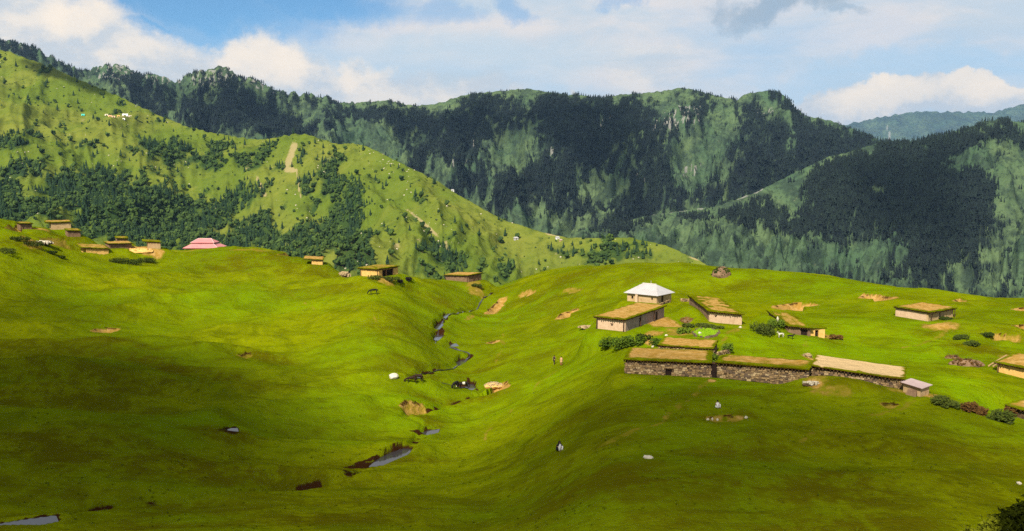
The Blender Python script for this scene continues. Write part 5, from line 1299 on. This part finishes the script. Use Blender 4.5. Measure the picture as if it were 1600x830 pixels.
def hip(mb, x0, x1, y0, y1, z0, rx0, rx1, ry, z1, th=0.06):
    v = [(x0, y0, z0), (x1, y0, z0), (x1, y1, z0), (x0, y1, z0), (rx0, ry, z1), (rx1, ry, z1)]
    mb.add(v + [(a, b, c - th) for a, b, c in v], [(0, 1, 5, 4), (1, 2, 5), (2, 3, 4, 5), (3, 0, 4), (7, 6, 10, 11), (8, 7, 11), (9, 8, 11, 10), (6, 9, 10), (0, 6, 7, 1), (1, 7, 8, 2), (2, 8, 9, 3), (3, 9, 6, 0)])


# white hipped house
o, h = hut_root('tin_roof', 'metal_roofed_house', 'small cream house with white hipped metal roof and finial', 'metal-roofed houses on the pasture'); o['category'] = 'house'
L, d, dz = h['L'], h['d'], h['b'][2] - h['a'][2]
mb = MB(); wall_run(mb, (0, 0), (L, 0), 1.7, 1.7 - dz, 0, dz, 0.35, [(1.0, 1.5, 0.5, 1.1), (L - 1.3, L - 0.9, 0.6, 1.1)]); mb.build('front_wall', m_cream, o)
mb = MB(); wall_run(mb, (L, 0.36), (L, d), 1.7 - dz, 1.7 - dz, dz, dz, 0.35, [(1.5, 2.4, 0.0, 1.35)]); mb.build('side_wall', m_cream, o)
mb = MB(); wall_run(mb, (0, d), (0, 0.36), 1.7, 1.7, 0, 0, 0.35); mb.build('side_wall', m_cream, o)
mb = MB(); wall_run(mb, (L - .36, d), (.36, d), 1.7, 1.7, 0, 0, 0.35); mb.build('back_wall', m_cream, o)
for a, b in ((1.0, 1.5), (L - 1.3, L - 0.9)): mb = MB(); mb.box(a - .03, b + .03, 0.2, 0.26, 0.45, 1.2); mb.build('window_board', m_dark, o)
mb = MB(); mb.box(L - 0.26, L - 0.2, 1.8, 2.8, dz - .1, 1.4); mb.build('door', m_dark, o)
mb = MB(); hip(mb, -0.55, L + 0.55, -0.55, d + 0.55, 1.74, 1.9, L - 1.9, d / 2, 3.55); rf = mb.build('metal_roof', m_tin, o)
mb = MB()
for k in range(1, 16):
    x = -0.55 + (L + 1.1) * k / 16; f = max(0.0, min(1.0, min((x + 0.55) / 2.45, (L + 0.55 - x) / 2.45))); mb.tube((x, -0.55, 1.775), (x, -0.55 + (d / 2 + 0.55) * f, 1.775 + 1.80 * f), 0.025, 0.025, 4)
mb.build('roof_seam', m_ridge, rf)
mb = MB(); mb.tube((1.9, d / 2, 3.6), (L - 1.9, d / 2, 3.6), 0.07, 0.07, 6); mb.build('ridge_cap', m_ridge, rf)
mb = MB(); mb.tube((L * .55, d / 2, 3.5), (L * .55, d / 2, 4.3), 0.05, 0.02, 5); mb.build('finial', m_ridge, rf)
mb = MB(); mb.box(2.2, 2.75, -0.45, -0.02, -0.4, 1.68, 0.03); mb.build('plaster_buttress', m_pinkmud, o)
# pink two-tier house
o, h = hut_root('pink', 'metal_roofed_house', 'house with two-tier pink metal roof on the left crest', 'metal-roofed houses on the pasture'); o['category'] = 'house'
L, d = h['L'], h['d']
for nm, p, q in (('front_wall', (0, 0), (L, 0)), ('side_wall', (L, .36), (L, d)), ('side_wall', (0, d), (0, .36)), ('back_wall', (L - .36, d), (.36, d))):
    mb = MB(); wall_run(mb, p, q, 1.1, 1.1, 0, 0, 0.35); mb.build(nm, m_cream, o)
mb = MB(); x0, x1, y0, y1 = -0.9, L + 0.9, -0.9, d + 0.9; a, b, c, e = 1.5, L - 1.5, 1.4, d - 1.4; z0, z1 = 0.75, 2.15
v = [(x0, y0, z0), (x1, y0, z0), (x1, y1, z0), (x0, y1, z0), (a, c, z1), (b, c, z1), (b, e, z1), (a, e, z1)]
mb.add(v + [(p[0], p[1], p[2] - .07) for p in v], [(0, 1, 5, 4), (1, 2, 6, 5), (2, 3, 7, 6), (3, 0, 4, 7), (9, 8, 12, 13), (10, 9, 13, 14), (11, 10, 14, 15), (8, 11, 15, 12), (0, 8, 9, 1), (1, 9, 10, 2), (2, 10, 11, 3), (3, 11, 8, 0)])
mb.build('lower_roof', m_pink, o)
mb = MB(); mb.box(a + .1, b - .1, c + .1, e - .1, 1.9, 2.45); mb.build('clerestory', m_darkmud, o)
mb = MB(); hip(mb, a - .45, b + .45, c - .45, e + .45, 2.42, a + 1.3, b - 1.3, d / 2, 3.65); rf = mb.build('upper_roof', m_pink, o)
mb = MB(); mb.tube((a + 1.3, d / 2, 3.68), (b - 1.3, d / 2, 3.68), 0.07, 0.07, 5); mb.tube((b - 1.3, d / 2, 3.68), (b + .45, c - .45, 2.45), 0.07, 0.07, 5); mb.tube((a + 1.3, d / 2, 3.68), (a - .45, c - .45, 2.45), 0.07, 0.07, 5); mb.build('ridge_cap', m_ridge, rf)
mb = MB(); mb.tube((b, c, 2.18), (x1, y0, 0.78), 0.07, 0.07, 5); mb.build('ridge_cap', m_ridge, o)

# ------------------------------------------------------------------ rocks, walls, heaps
def rock_mesh(name, rx, ry, rz, seed, sub=2, rough=0.35):
    bm = bmesh.new(); bmesh.ops.create_icosphere(bm, subdivisions=sub, radius=1)
    for v in bm.verts:
        k = 1 + rough * mnoise.noise(v.co * 1.6 + Vector((seed * 3.1, seed, 0))) + 0.12 * mnoise.noise(v.co * 5 + Vector((0, seed, 2)))
        v.co = Vector((v.co.x * rx, v.co.y * ry, v.co.z * rz)) * k
    me = bpy.data.meshes.new(name); bm.to_mesh(me); bm.free(); return me


def put(px, py, dz=0.0):
    p = G(px, py); return (p[0], p[1], p[2] + dz)


for i, (px, py, rx, ry, rz, lab, mt) in enumerate([
    (615, 592, 0.85, 0.6, 0.55, 'rounded cream boulder on the grass left of the two dark cows', m_whitehide),
    (1013, 716, 0.55, 0.4, 0.16, 'flat pale rock lying in the shaded near grass', m_pale),
    (1106, 657, 0.20, 0.16, 0.16, 'pale stone at the left end of the brown dirt patch', m_pale),
    (1113, 657, 0.13, 0.12, 0.20, 'upright pale stone second in the dirt patch row', m_pale),
    (1121, 658, 0.22, 0.15, 0.17, 'pale stone third in the dirt patch row', m_pale),
    (1166, 654, 0.22, 0.18, 0.18, 'pale stone alone at the right end of the dirt patch', m_pale),
    (1093, 524, 0.35, 0.3, 0.38, 'white rock on the edge of the bright garden plot', m_whitehide),
    (1020, 543, 0.28, 0.22, 0.2, 'pale stone at the back edge of the left stone roof', m_pale),
    (1041, 525, 0.25, 0.2, 0.18, 'pale stone beside the bushes on the bare yard', m_pale),
    (1183, 563, 0.3, 0.2, 0.16, 'pale stone lying behind the middle stone roof', m_pale),
    (1215, 503, 0.22, 0.2, 0.55, 'upright yellowish stone left of the sunken hut', m_pale),
    (1157, 513, 0.3, 0.25, 0.22, 'stone at the right corner of the cream-fronted hut', m_pale),
    (1592, 757, 0.22, 0.2, 0.14, 'small pale rock in dark grass near the right edge', m_pale)]):
    me = rock_mesh('rock', rx, ry, rz, i + 1); me.materials.append(mt); o = link('rock', me); o.location = put(px, py, rz * 0.45); o.rotation_euler[2] = rh.random() * 6
    tag(o, lab, 'rock')


def heap(name, px, py, rx, ry, h, mt, label, cat, n=60, sz=0.22, sticks=0, seed=1, extra=None):
    """a mound with pieces lying on it"""
    o = empty(name, put(px, py)); tag(o, label, cat)
    r_ = random.Random(seed)
    me = rock_mesh('mound', rx, ry, h, seed, 3, 0.25); me.materials.append(mt[0]); link('mound', me, None, o)
    mb = MB()
    for k in range(n):
        a = r_.random() * 6.28; q = r_.random() ** 0.6 * 1.05; z = h * math.sqrt(max(0.0, 1 - q * q)) * 0.95; s = sz * r_.uniform(0.5, 1.2)
        x, y = rx * q * math.cos(a), ry * q * math.sin(a); mb.box(x - s / 2, x + s / 2, y - s / 2, y + s / 2, z - s * .35, z + s * .4, s * .25)
    mb.build('loose_piece', mt[1], o, kind='stuff')
    if sticks:
        mb = MB()
        for k in range(sticks):
            a = r_.random() * 6.28; q = r_.random() * 0.8; x, y = rx * q * math.cos(a), ry * q * math.sin(a); z = h * math.sqrt(max(0.0, 1 - q * q)); l = r_.uniform(.5, 1.2); b = r_.random() * 6.28
            mb.tube((x, y, z), (x + l * math.cos(b), y + l * math.sin(b), z + r_.uniform(-.05, .45)), 0.04, 0.02, 4)
        mb.build('stick', m_timber, o, kind='stuff')
    return o


heap('dung_heap', 1073, 503, 1.25, 0.9, 0.75, (m_darkmud, m_shrubrd), 'dark reddish heap on the slope above the garden plot', 'heap', 70, 0.3, 6, 3)
heap('stone_heap', 917, 512, 1.7, 1.0, 0.28, (m_core, m_stone[2]), 'scatter of reddish stones left of the deep mud hut', 'stones', 90, 0.3, 0, 4)
o = heap('brush_pile', 1127, 430, 2.3, 1.7, 1.9, (m_darkmud, m_shrubdk), 'conical brown brush pile standing on the hill crest', 'brush pile', 130, 0.36, 40, 5)
heap('wood_heap', 1508, 571, 2.3, 0.9, 0.8, (m_darkmud, m_shrubrd), 'long reddish-brown heap of wood on the right slope', 'wood heap', 110, 0.28, 36, 6)
heap('wood_heap', 1488, 560, 1.1, 0.6, 0.35, (m_darkmud, m_shrubrd), 'low brown heap uphill of the long reddish heap', 'wood heap', 50, 0.24, 14, 8)
heap('stone_heap', 1262, 557, 0.6, 1.0, 0.3, (m_core, m_stone[2]), 'little line of stones on the path behind the stone row', 'stones', 40, 0.26, 0, 9)
heap('stone_heap', 1268, 601, 1.1, 0.5, 0.3, (m_core, m_pale), 'pale rubble at the right end of the middle stone hut', 'stones', 60, 0.24, 0, 10)
heap('stone_heap', 538, 432, 1.6, 1.2, 1.0, (m_core, m_stone[2]), 'small ruined stone hut left of the square crest hut', 'ruin', 70, 0.5, 4, 11)
heap('earth_heap', 214, 393, 5.0, 2.2, 0.9, (m_ochre, m_ochre), 'orange earth heap between the village huts', 'earth heap', 60, 0.4, 0, 12)
heap('stone_heap', 66, 381, 3.0, 1.6, 0.5, (m_core, m_pale), 'pale rubble below the dark terrace at the left of the village', 'stones', 80, 0.5, 0, 13)
heap('stone_heap', 772, 606, 1.6, 1.0, 0.55, (m_ochre, m_stone[2]), 'crumbled orange rubble under the stream bank scar', 'rubble', 80, 0.34, 0, 14)
# low stone walls
def stone_wall(px0, py0, px1, py1, h, label, sz=0.3):
    a, b = np.array(put(px0, py0)), np.array(put(px1, py1)); o = empty('stone_wall', tuple(a)); tag(o, label, 'wall')
    e = (b - a); mb = MB(); wall_run(mb, (0, 0), (e[0], e[1]), h * .8, h * .8, 0, e[2], 0.35, (), 0.4); mb.build('wall_core', m_core, o)
    stones('stonework', (0, 0), (e[0], e[1]), h, h, 0, e[2], o, sz, -1, 1.0)
    return o
stone_wall(1030, 479, 1047, 473, 0.55, 'short low stone wall right of the white-roofed house')
stone_wall(1064, 471, 1078, 472, 0.6, 'short stone wall left of the long turf roof')
stone_wall(1121, 557, 1139, 553, 0.55, 'short dark stone wall behind the gap in the stone row')
# two poles beside the right-edge hut
for i, (x0, y0, x1, y1, lab) in enumerate([(1545, 573, 1572, 561, 'longer pale pole propped beside the right-edge hut'), (1552, 574, 1579, 563, 'shorter pale pole nearest the right-edge hut roof')]):
    a, b = Vector(put(x0, y0, 0.12)), Vector(put(x1, y1, 0.55)); mb = MB(); mb.tube(a, b, 0.13, 0.10, 7); o = mb.build('pole', m_log); tag(o, lab, 'pole')
# garden plot ringed with stones
m_crop = leafmat('crop_leaves', (0.10, 0.20, 0.004), (0.18, 0.30, 0.008), 2.0)
o = empty('garden_plot', put(1103, 523)); tag(o, 'bright green garden plot ringed by dark stones in front of the cream-fronted hut', 'garden'); gp = np.array(o.location)
gpl = gxy([(1083, 521), (1090, 515), (1112, 516), (1124, 520), (1118, 526), (1104, 529), (1088, 527)])
mb = MB(); r_ = random.Random(4); pa = np.array(gpl)
while len(mb.f) < 500:
    x, y = r_.uniform(pa[:, 0].min(), pa[:, 0].max()), r_.uniform(pa[:, 1].min(), pa[:, 1].max())
    if poly_sd(np.array([x]), np.array([y]), gpl)[0] > -0.05: continue
    z = float(ground(np.array([x]), np.array([y]))[0]); a = r_.random() * 6.28; s = 0.26
    mb.add([(x - gp[0] - s * math.cos(a), y - gp[1] - s * math.sin(a), z - gp[2] + .08), (x - gp[0] + s * math.cos(a), y - gp[1] + s * math.sin(a), z - gp[2] + .1), (x - gp[0], y - gp[1] + .1, z - gp[2] + .38)], [(0, 1, 2)])
mb.build('crop', m_crop, o, kind='stuff')
mb = MB(); nseg = len(gpl)
for k in range(nseg):
    a, b = np.array(gpl[k]), np.array(gpl[(k + 1) % nseg]); n = int(np.hypot(*(b - a)) / 0.33)
    for j in range(n):
        if r_.random() < 0.25: continue
        c = a + (b - a) * (j + .5) / n; z = float(ground(c[:1], c[1:])[0]); s = r_.uniform(.12, .24); c = c - gp[:2]; mb.box(c[0] - s, c[0] + s, c[1] - s, c[1] + s, z - gp[2] - .1, z - gp[2] + s * 1.3, .06)
mb.build('ring_stone', m_stone[3], o, kind='stuff')

# ------------------------------------------------------------------ shrubs
def shrub(px, py, r, h, mt, label, seed, group=None, dens=1.0, lf=0.17, ex=1.0):
    o = empty('shrub', put(px, py)); tag(o, label, 'shrub', group); r_ = random.Random(seed)
    lumps = [(0, 0, h * .5, r * .75)] + [(r * ex * r_.uniform(-.75, .75), r * r_.uniform(-.6, .6), h * r_.uniform(.25, .55), r * r_.uniform(.35, .6)) for _ in range(5)]
    mb = MB(); n = int(min(900, 420 * r * dens + 120))
    for k in range(n):
        cx, cy, cz, cr = r_.choice(lumps); d = Vector((r_.gauss(0, 1), r_.gauss(0, 1), r_.gauss(0, 1))).normalized() * r_.random() ** .35
        p = Vector((cx + d.x * cr, cy + d.y * cr, max(0.02, cz + d.z * h * .5))); a = Vector((r_.gauss(0, 1), r_.gauss(0, 1), r_.gauss(0, .7))).normalized(); b = a.orthogonal().normalized()
        s = lf * r_.uniform(.6, 1.3); mb.add([p - a * s, p + b * s * .55, p + a * s, p - b * s * .55], [(0, 1, 2, 3)])
    mb.build('foliage', mt, o)
    mb = MB()
    for k in range(6):
        a = k * 1.05 + r_.random(); mb.tube((0, 0, -.15), (r * .6 * math.cos(a), r * .6 * math.sin(a), h * r_.uniform(.45, .8)), .035, .012, 4)
    mb.build('stem', m_timber, o); return o


for i, a in enumerate([
    (955, 542, 1.5, 1.6, m_shrub, 'leftmost of the leafy green shrubs below the deep mud hut'), (975, 544, 1.7, 1.9, m_shrub, 'big leafy shrub in the middle of the clump below the deep mud hut'), (995, 541, 1.5, 1.7, m_shrub, 'green shrub left of the gap in the clump below the deep mud hut'),
    (1005, 533, 1.1, 1.2, m_shrubdk, 'dark small shrub at the top of the clump beside the bare yard'), (1030, 541, 1.3, 1.2, m_shrub, 'green shrub right of the orange gap beside the bare yard'),
    (1066, 521, 1.2, 1.0, m_shrub, 'yellow-green shrub left of the garden plot'), (1075, 512, 0.9, 0.7, m_shrubdk, 'low dark shrub behind the garden plot'), (1100, 511, 1.5, 0.6, m_shrubdk, 'low dark hedge-like shrub above the garden plot'), (1118, 514, 1.0, 0.5, m_shrubdk, 'low dark shrub at the right corner of the garden plot'),
    (1196, 522, 2.2, 1.8, m_shrubdk, 'large olive shrub between the cream-fronted hut and the sunken hut'), (1208, 512, 1.4, 1.3, m_shrub, 'smaller green shrub behind the large olive shrub'),
    (1134, 551, 0.9, 1.4, m_shrub, 'small leafy shrub at the right end of the sunken earth roof'), (1112, 566, 0.75, 1.3, m_shrub, 'leafy shrub growing above the dark door in the stone row'), (1082, 549, 0.6, 0.5, m_shrubdk, 'dark tuft between the two brown earth roofs'),
    (1468, 630, 1.3, 0.9, m_shrubdk, 'long dark green shrub right of the tiny cream shed'), (1482, 636, 1.0, 0.6, m_shrubdk, 'lower end of the green shrubs right of the tiny cream shed'),
    (1513, 643, 1.1, 1.1, m_shrubrd, 'russet shrub, left one, on the edge of the shaded slope'), (1532, 647, 1.2, 0.9, m_shrubrd, 'russet shrub, right one, beside the dark round shrub'), (1562, 659, 1.5, 1.4, m_shrubdk, 'dark round shrub in front of the yellowish turf roof'), (1577, 650, 0.7, 1.2, m_shrubrd, 'orange-brown shrub behind the dark round shrub'),
    (185, 411, 2.6, 1.6, m_shrubdk, 'dark shrub below the largest village hut'), (207, 414, 3.0, 1.6, m_shrubdk, 'broad dark shrub in the middle below the orange heap'), (228, 411, 2.2, 1.5, m_shrubdk, 'right-hand dark shrub below the orange heap'),
    (55, 385, 2.6, 1.6, m_shrubdk, 'dark shrub on the bank at the left of the village'), (30, 377, 2.0, 1.2, m_shrubdk, 'small dark shrub left of the village bank shrub'), (80, 397, 1.6, 0.7, m_shrubdk, 'low shrub on the slope below the village rubble'), (95, 403, 1.5, 0.6, m_shrubdk, 'lowest shrub on the slope left of the largest village hut'), (8, 397, 2.4, 1.4, m_shrubdk, 'dark shrub at the left edge below the village'), (265, 389, 2.4, 1.5, m_shrubdk, 'shrub just left of the pink-roofed house'),
    (582, 437, 2.0, 1.1, m_shrubdk, 'shrub at the foot of the square crest hut'), (608, 438, 2.0, 1.0, m_shrubdk, 'shrub at the right corner of the square crest hut'), (626, 442, 0.8, 0.9, m_blackhide, 'left one of two small black bushes right of the crest hut'), (638, 440, 0.9, 1.1, m_blackhide, 'right one of two small black bushes right of the crest hut'),
    (1500, 530, 1.3, 0.7, m_shrubdk, 'dark shrub under the scarp below the lone right hut'), (1520, 541, 1.5, 0.8, m_shrubdk, 'shrub midway down the rough right slope'), (1478, 500, 1.0, 0.6, m_shrubdk, 'low shrub at the foot of the lone right hut'), (1540, 526, 1.2, 0.7, m_shrubdk, 'shrub high on the rough right slope'),
    (1305, 531, 0.9, 0.8, m_shrubrd, 'small reddish shrub right of the sunken hut'), (745, 449, 1.6, 1.0, m_shrubdk, 'shrub on the saddle beside the stream notch')]):
    shrub(*a, 100 + i, 'shrubs on the pasture', ex=1.3)

# ------------------------------------------------------------------ people and animals
def face(o, z, y):
    mb = MB()
    for s in (-1, 1): mb.box(s * .032 - .010, s * .032 + .010, y - .006, y + .006, z - .006, z + .006, .001)
    mb.build('eyes', m_hair, o)


def person(px, py, rz, pose, label, robe, shawl=None, scale=1.0):
    o = link('person', BODY[pose].copy(), m_skin); o.location = put(px, py, 0.0); o.rotation_euler[2] = rz; o.scale = (scale,) * 3; tag(o, label, 'person')
    if pose == 'sit':
        loft([(0, -.04, .02, .30, .30), (0, -.06, .20, .27, .24), (0, 0.02, .36, .22, .18), (0, .03, .52, .24, .15), (0, .02, .61, .11, .09)]).build('tunic', robe, o, True)
        loft([(-.15, -.40, .06, .085, .09), (-.16, -.37, .30, .085, .085), (-.165, -.34, .46, .075, .075)], 8).build('trouser', robe, o, True); loft([(.15, -.40, .06, .085, .09), (.16, -.37, .30, .085, .085), (.165, -.34, .46, .075, .075)], 8).build('trouser', robe, o, True)
        if shawl:
            mb = MB(); n = 15; rings = [(.0, .36, .33), (.25, .34, .28), (.48, .30, .20), (.62, .17, .14), (.76, .125, .125), (.86, .10, .11), (.905, .03, .03)]; v = []; f = []
            for z, rx, ry in rings:
                for k in range(n): a = math.radians(-58 + 296 * k / (n - 1)); v.append((rx * math.cos(a), .0 + ry * math.sin(a) - (.03 if z > .6 else 0), z))
            for i in range(len(rings) - 1):
                for k in range(n - 1): f.append((i * n + k, i * n + k + 1, (i + 1) * n + k + 1, (i + 1) * n + k))
            mb.add(v, f); sw = mb.build('shawl', shawl, o, True); so_ = sw.modifiers.new('thick', 'SOLIDIFY'); so_.thickness = 0.02
        else: loft([(0, -.02, .735, .09, .10), (0, -.01, .80, .095, .105), (0, -.01, .87, .07, .08), (0, -.01, .91, .02, .02)]).build('hair', m_hair, o, True)
        face(o, .755, -.115)
    else:
        loft([(0, 0, .55, .21, .17), (0, 0, .80, .20, .15), (0, 0, 1.05, .165, .125), (0, .01, 1.30, .20, .135), (0, .01, 1.42, .13, .09), (0, 0, 1.46, .07, .065)]).build('tunic', robe, o, True)
        for s in (-1, 1): st = .22 * s if pose == 'walk' else 0; loft([(s * .11, -st * 1.3 + .02, .10, .075, .075), (s * .11, -st - .01, .48, .085, .085), (s * .10, -st * .3, .80, .11, .11)], 8).build('trouser', shawl or robe, o, True)
        loft([(0, .0, 1.56, .088, .10), (0, 0, 1.62, .09, .105), (0, 0, 1.69, .06, .07), (0, 0, 1.72, .02, .02)]).build('hair', m_hair, o, True)
        face(o, 1.57, -.103)
    return o


m_tan = plain('tan_cloth', (0.42, 0.24, 0.12), (0.55, 0.34, 0.18), 4)
m_redcl = plain('faded_red_cloth', (0.30, 0.09, 0.05), (0.40, 0.14, 0.08), 4)
person(874, 704, 0.35, 'sit', 'person in black shawl and white tunic sitting on the shaded grass', m_white, m_black, 1.12)
person(866, 570, 2.6, 'walk', 'person in dark clothes, left one of two on the hill shoulder', m_black, m_black)
person(877, 572, 2.9, 'stand', 'person in tan top and reddish trousers, right one on the hill shoulder', m_tan, m_redcl)
person(1121, 637, 0.2, 'sit', 'person in white clothes sitting above the brown dirt patch', m_white, None, 0.95)
person(696, 434, 1.2, 'stand', 'person in dark clothes standing on the saddle hut roof edge', m_black, m_black)


def beast(kind, px, py, rz, mat, label, cat, patch=None, sc=1.0):
    me = BEAST[kind].copy(); o = link(kind, me, mat); o.location = put(px, py); o.rotation_euler[2] = rz; o.scale = (sc,) * 3; tag(o, label, cat)
    if patch is not None:
        me.materials.append(patch)
        for p in me.polygons:
            c = p.center
            if -0.25 < c.x < 0.15 or c.x < -1.25: p.material_index = 1
    return o


beast('cow', 643, 599, 0.15, m_brownhide, 'dark brown cow grazing, left one of the pair by the stream', 'cow', sc=0.95)
beast('cow', 654, 597, -0.5, m_brownhide, 'dark brown cow grazing, right one of the pair by the stream', 'cow')
beast('cow', 712, 607, 1.1, m_blackhide, 'black cow grazing left of the black and white cow by the stream pool', 'cow')
beast('cow', 725, 608, 0.1, m_blackhide, 'black and white cow grazing beside the stream pool', 'cow', m_whitehide)
beast('horse', 584, 461, 0.1, m_blackhide, 'black horse grazing on the bright slope below the crest hut', 'horse')
beast('goat', 1220, 528, 0.3, m_whitehide, 'white goat on the grass below the sunken hut', 'goat', sc=1.15)
beast('goat', 1235, 531, 2.7, m_blackhide, 'black goat on the grass right of the white goat', 'goat', sc=1.1)

# ------------------------------------------------------------------ the camp and far huts on the hillside
def tent(pt, w, l, hgt, rz, mat, label):
    o = empty('tent', tuple(pt), rz); tag(o, label, 'tent', 'tents of the hillside camp')
    mb = MB(); r = [(-l / 2, -w / 2, -.5), (l / 2, -w / 2, -.5), (l / 2, w / 2, -.5), (-l / 2, w / 2, -.5), (-l / 2, 0, hgt), (0, 0, hgt * .93), (l / 2, 0, hgt)]
    mb.add(r, [(0, 1, 6, 5, 4), (2, 3, 4, 5, 6), (1, 2, 6), (3, 0, 4), (3, 2, 1, 0)]); mb.build('canvas', mat, o)
    mb = MB(); mb.hexa([(-w * .12, -w / 2 - .35, -.4), (w * .12, -w / 2 - .35, -.4), (w * .1, -w * .28, -.1), (-w * .1, -w * .28, -.1), (-w * .12, -w / 2 - .28, hgt * .45), (w * .12, -w / 2 - .28, hgt * .45), (w * .1, -w * .25, hgt * .55), (-w * .1, -w * .25, hgt * .55)]); mb.build('entrance', m_dark, o)


m_teal = plain('teal_canvas', (0.05, 0.42, 0.36), (0.09, 0.52, 0.44), 0.5)
m_orangec = plain('orange_canvas', (0.52, 0.28, 0.14), (0.62, 0.38, 0.22), 0.5)
for px, py, w, l, hg, mt, lab in [(196, 182, 7, 9, 4.2, m_white, 'largest white tent of the hillside camp'), (193, 187.5, 4, 4, 2.6, m_white, 'small white tent just below the largest one'), (166, 181, 4.5, 6, 2.8, m_pale, 'pale tent at the left of the camp cluster'),
                                  (173, 182, 4.5, 5, 2.6, m_orangec, 'orange tent left of centre in the hillside camp'), (178, 182.5, 4.5, 5, 2.6, m_pinkmud, 'pinkish tent between the orange and white tents'), (184, 182, 3.5, 4, 2.2, m_ochre, 'ochre tent left of the largest white tent'), (205, 182, 3.5, 8, 1.8, m_pale, 'long low pale tent right of the largest white tent'), (130, 180.5, 4.5, 5, 2.8, m_teal, 'teal tent standing alone left of the camp')]:
    tent(on(H, px, py), w, l, hg, 0.2, mt, lab)
for px, py, s, mt, lab in [(871, 373, 4, m_white, 'small white house on the tip of the low green ridge'), (877, 376, 3, m_cream, 'tiny cream house below the white house on the ridge tip'), (805, 374, 4.5, m_tin, 'grey-roofed house low on the terraced hillside'), (709, 297, 3.2, m_white, 'white hut alone on the hill skyline'), ]:
    o = empty('hillside_house', tuple(on(H, px, py)), 0.3); tag(o, lab, 'house', 'far houses on the hillside')
    mb = MB(); wall_run(mb, (-s * .6, -s * .4), (s * .6, -s * .4), s * .4, s * .4, 0, 0, .3, [(s * .5, s * .7, 0, s * .3)], 1.5); wall_run(mb, (s * .6, -s * .4 + .31), (s * .6, s * .4), s * .4, s * .4, 0, 0, .3, (), 1.5); wall_run(mb, (-s * .6, s * .4), (-s * .6, -s * .4 + .31), s * .4, s * .4, 0, 0, .3, (), 1.5); wall_run(mb, (s * .6 - .31, s * .4), (-s * .6 + .31, s * .4), s * .4, s * .4, 0, 0, .3, (), 1.5); mb.build('wall', mt, o)
    mb = MB(); hip(mb, -s * .7, s * .7, -s * .5, s * .5, s * .41, -s * .35, s * .35, 0, s * .72, .1); mb.build('roof', m_tin if mt is not m_cream else m_tinpink, o)
# boulders and pale rocks strewn over the hillside
me = rock_mesh('boulder', 1, 1, .7, 40, 1); pr_rock = bpy.data.objects.new('boulder', me); me.materials.append(m_pale)
rs_ = np.random.RandomState(61); hbr = H.blobs([(610, 240, 50, 22, 25, 1.0), (600, 260, 50, 20, 40, .6), (505, 262, 16, 12, 0, 1.4), (280, 255, 10, 8, 0, .6), (680, 365, 40, 14, 40, .6)])
pb, r, c = H.scatter((hbr + 0.05) * lowvis(H), 420, rs_); instancer('boulders', pb, rs_.rand(420) * 6, 0.5 + 1.0 * rs_.rand(420) ** 2, pr_rock, label='pale boulders strewn over the green hillside')

# ------------------------------------------------------------------ tufts in the near grass
mb = MB(); r_ = random.Random(9)
for k in range(14):
    a = r_.random() * 6.28; q = .16 * r_.random(); l = r_.uniform(.07, .15); b = r_.random() * 6.28; x, y = q * math.cos(a), q * math.sin(a); w = .022
    mb.add([(x - w * math.sin(b), y + w * math.cos(b), -.02), (x + w * math.sin(b), y - w * math.cos(b), -.02), (x + l * .45 * math.cos(b), y + l * .45 * math.sin(b), l)], [(0, 1, 2)])
m_tuft, g = newmat('tuft_grass'); n = g.noise(g.pos(), 0.5, 4, .6); g.out(g.mix(g.step(n, .35, .65), (0.072, 0.088, 0.001), (0.120, 0.140, 0.0015)), 1.0, .05)
pr_tuft = proto('grass_tuft', mb, m_tuft)
for fr, par in FRINGE: fr.build('grass_fringe', m_tuft, par, kind='stuff')
rs_ = np.random.RandomState(71); nt = 6000
ty = np.exp(rs_.uniform(math.log(58), math.log(150), nt)); tx = rs_.uniform(-0.62, 0.62, nt) * ty; tz = ground(tx, ty)
keep = (fbm(tx / 7, ty / 4, 3, 161) + rs_.uniform(-.5, .5, nt) > 0.25) & (np.array([1.0] * nt) > 0)
for q, zp in POOLS: keep &= poly_sd(tx, ty, q) > 0.6
for cx, cy, ux, uy, hl, hd, *_ in PADS: keep &= ~((np.abs((tx - cx) * ux + (ty - cy) * uy) < hl + .2) & (np.abs(-(tx - cx) * uy + (ty - cy) * ux) < hd + .2))
kk = np.where(keep)[0]
instancer('grass', np.stack([tx, ty, tz], -1)[kk], rs_.rand(len(kk)) * 6.28, 0.6 + 1.1 * rs_.rand(len(kk)), pr_tuft, label='short grass tufts on the near pasture')
# leafy bank close to the camera at the lower right
mb = MB()
for k in range(26):
    a = r_.random() * 6.28; q = .12 * r_.random(); l = r_.uniform(.06, .16); b = r_.random() * 6.28; p = Vector((q * math.cos(a), q * math.sin(a), .02 + l * r_.random())); d = Vector((math.cos(b), math.sin(b), r_.uniform(.1, .9))).normalized() * .034; e = d.orthogonal().normalized() * .016
    mb.add([p - d, p + e, p + d, p - e], [(0, 1, 2, 3)])
m_herb = leafmat('bank_herbs', (0.022, 0.028, 0.002), (0.105, 0.115, 0.004), 9.0)
pr_herb = proto('bank_herb', mb, m_herb)
hx, hy = rs_.uniform(3.5, 11, 9000), rs_.uniform(6.5, 14, 9000); hz = ground(hx, hy)
instancer('grass', np.stack([hx, hy, hz], -1), rs_.rand(9000) * 6.28, 0.5 + .7 * rs_.rand(9000), pr_herb, label='leafy herbs on the bank close by at the lower right')
# ------------------------------------------------------------------ air
mb = MB(); mb.box(-20000, 20000, -600, 20000, -521, 1345)
m_haze = bpy.data.materials.new('air'); m_haze.use_nodes = True; g = NG(m_haze.node_tree)
pv = g.n('ShaderNodeVolumePrincipled', {'Color': (0.36, 0.62, 1.0, 1), 'Density': 2.5e-5, 'Anisotropy': 0.15})
o_ = g.n('ShaderNodeOutputMaterial'); g.t.links.new(pv.outputs[0], o_.inputs['Volume'])
mb.build('haze', m_haze, kind='stuff')
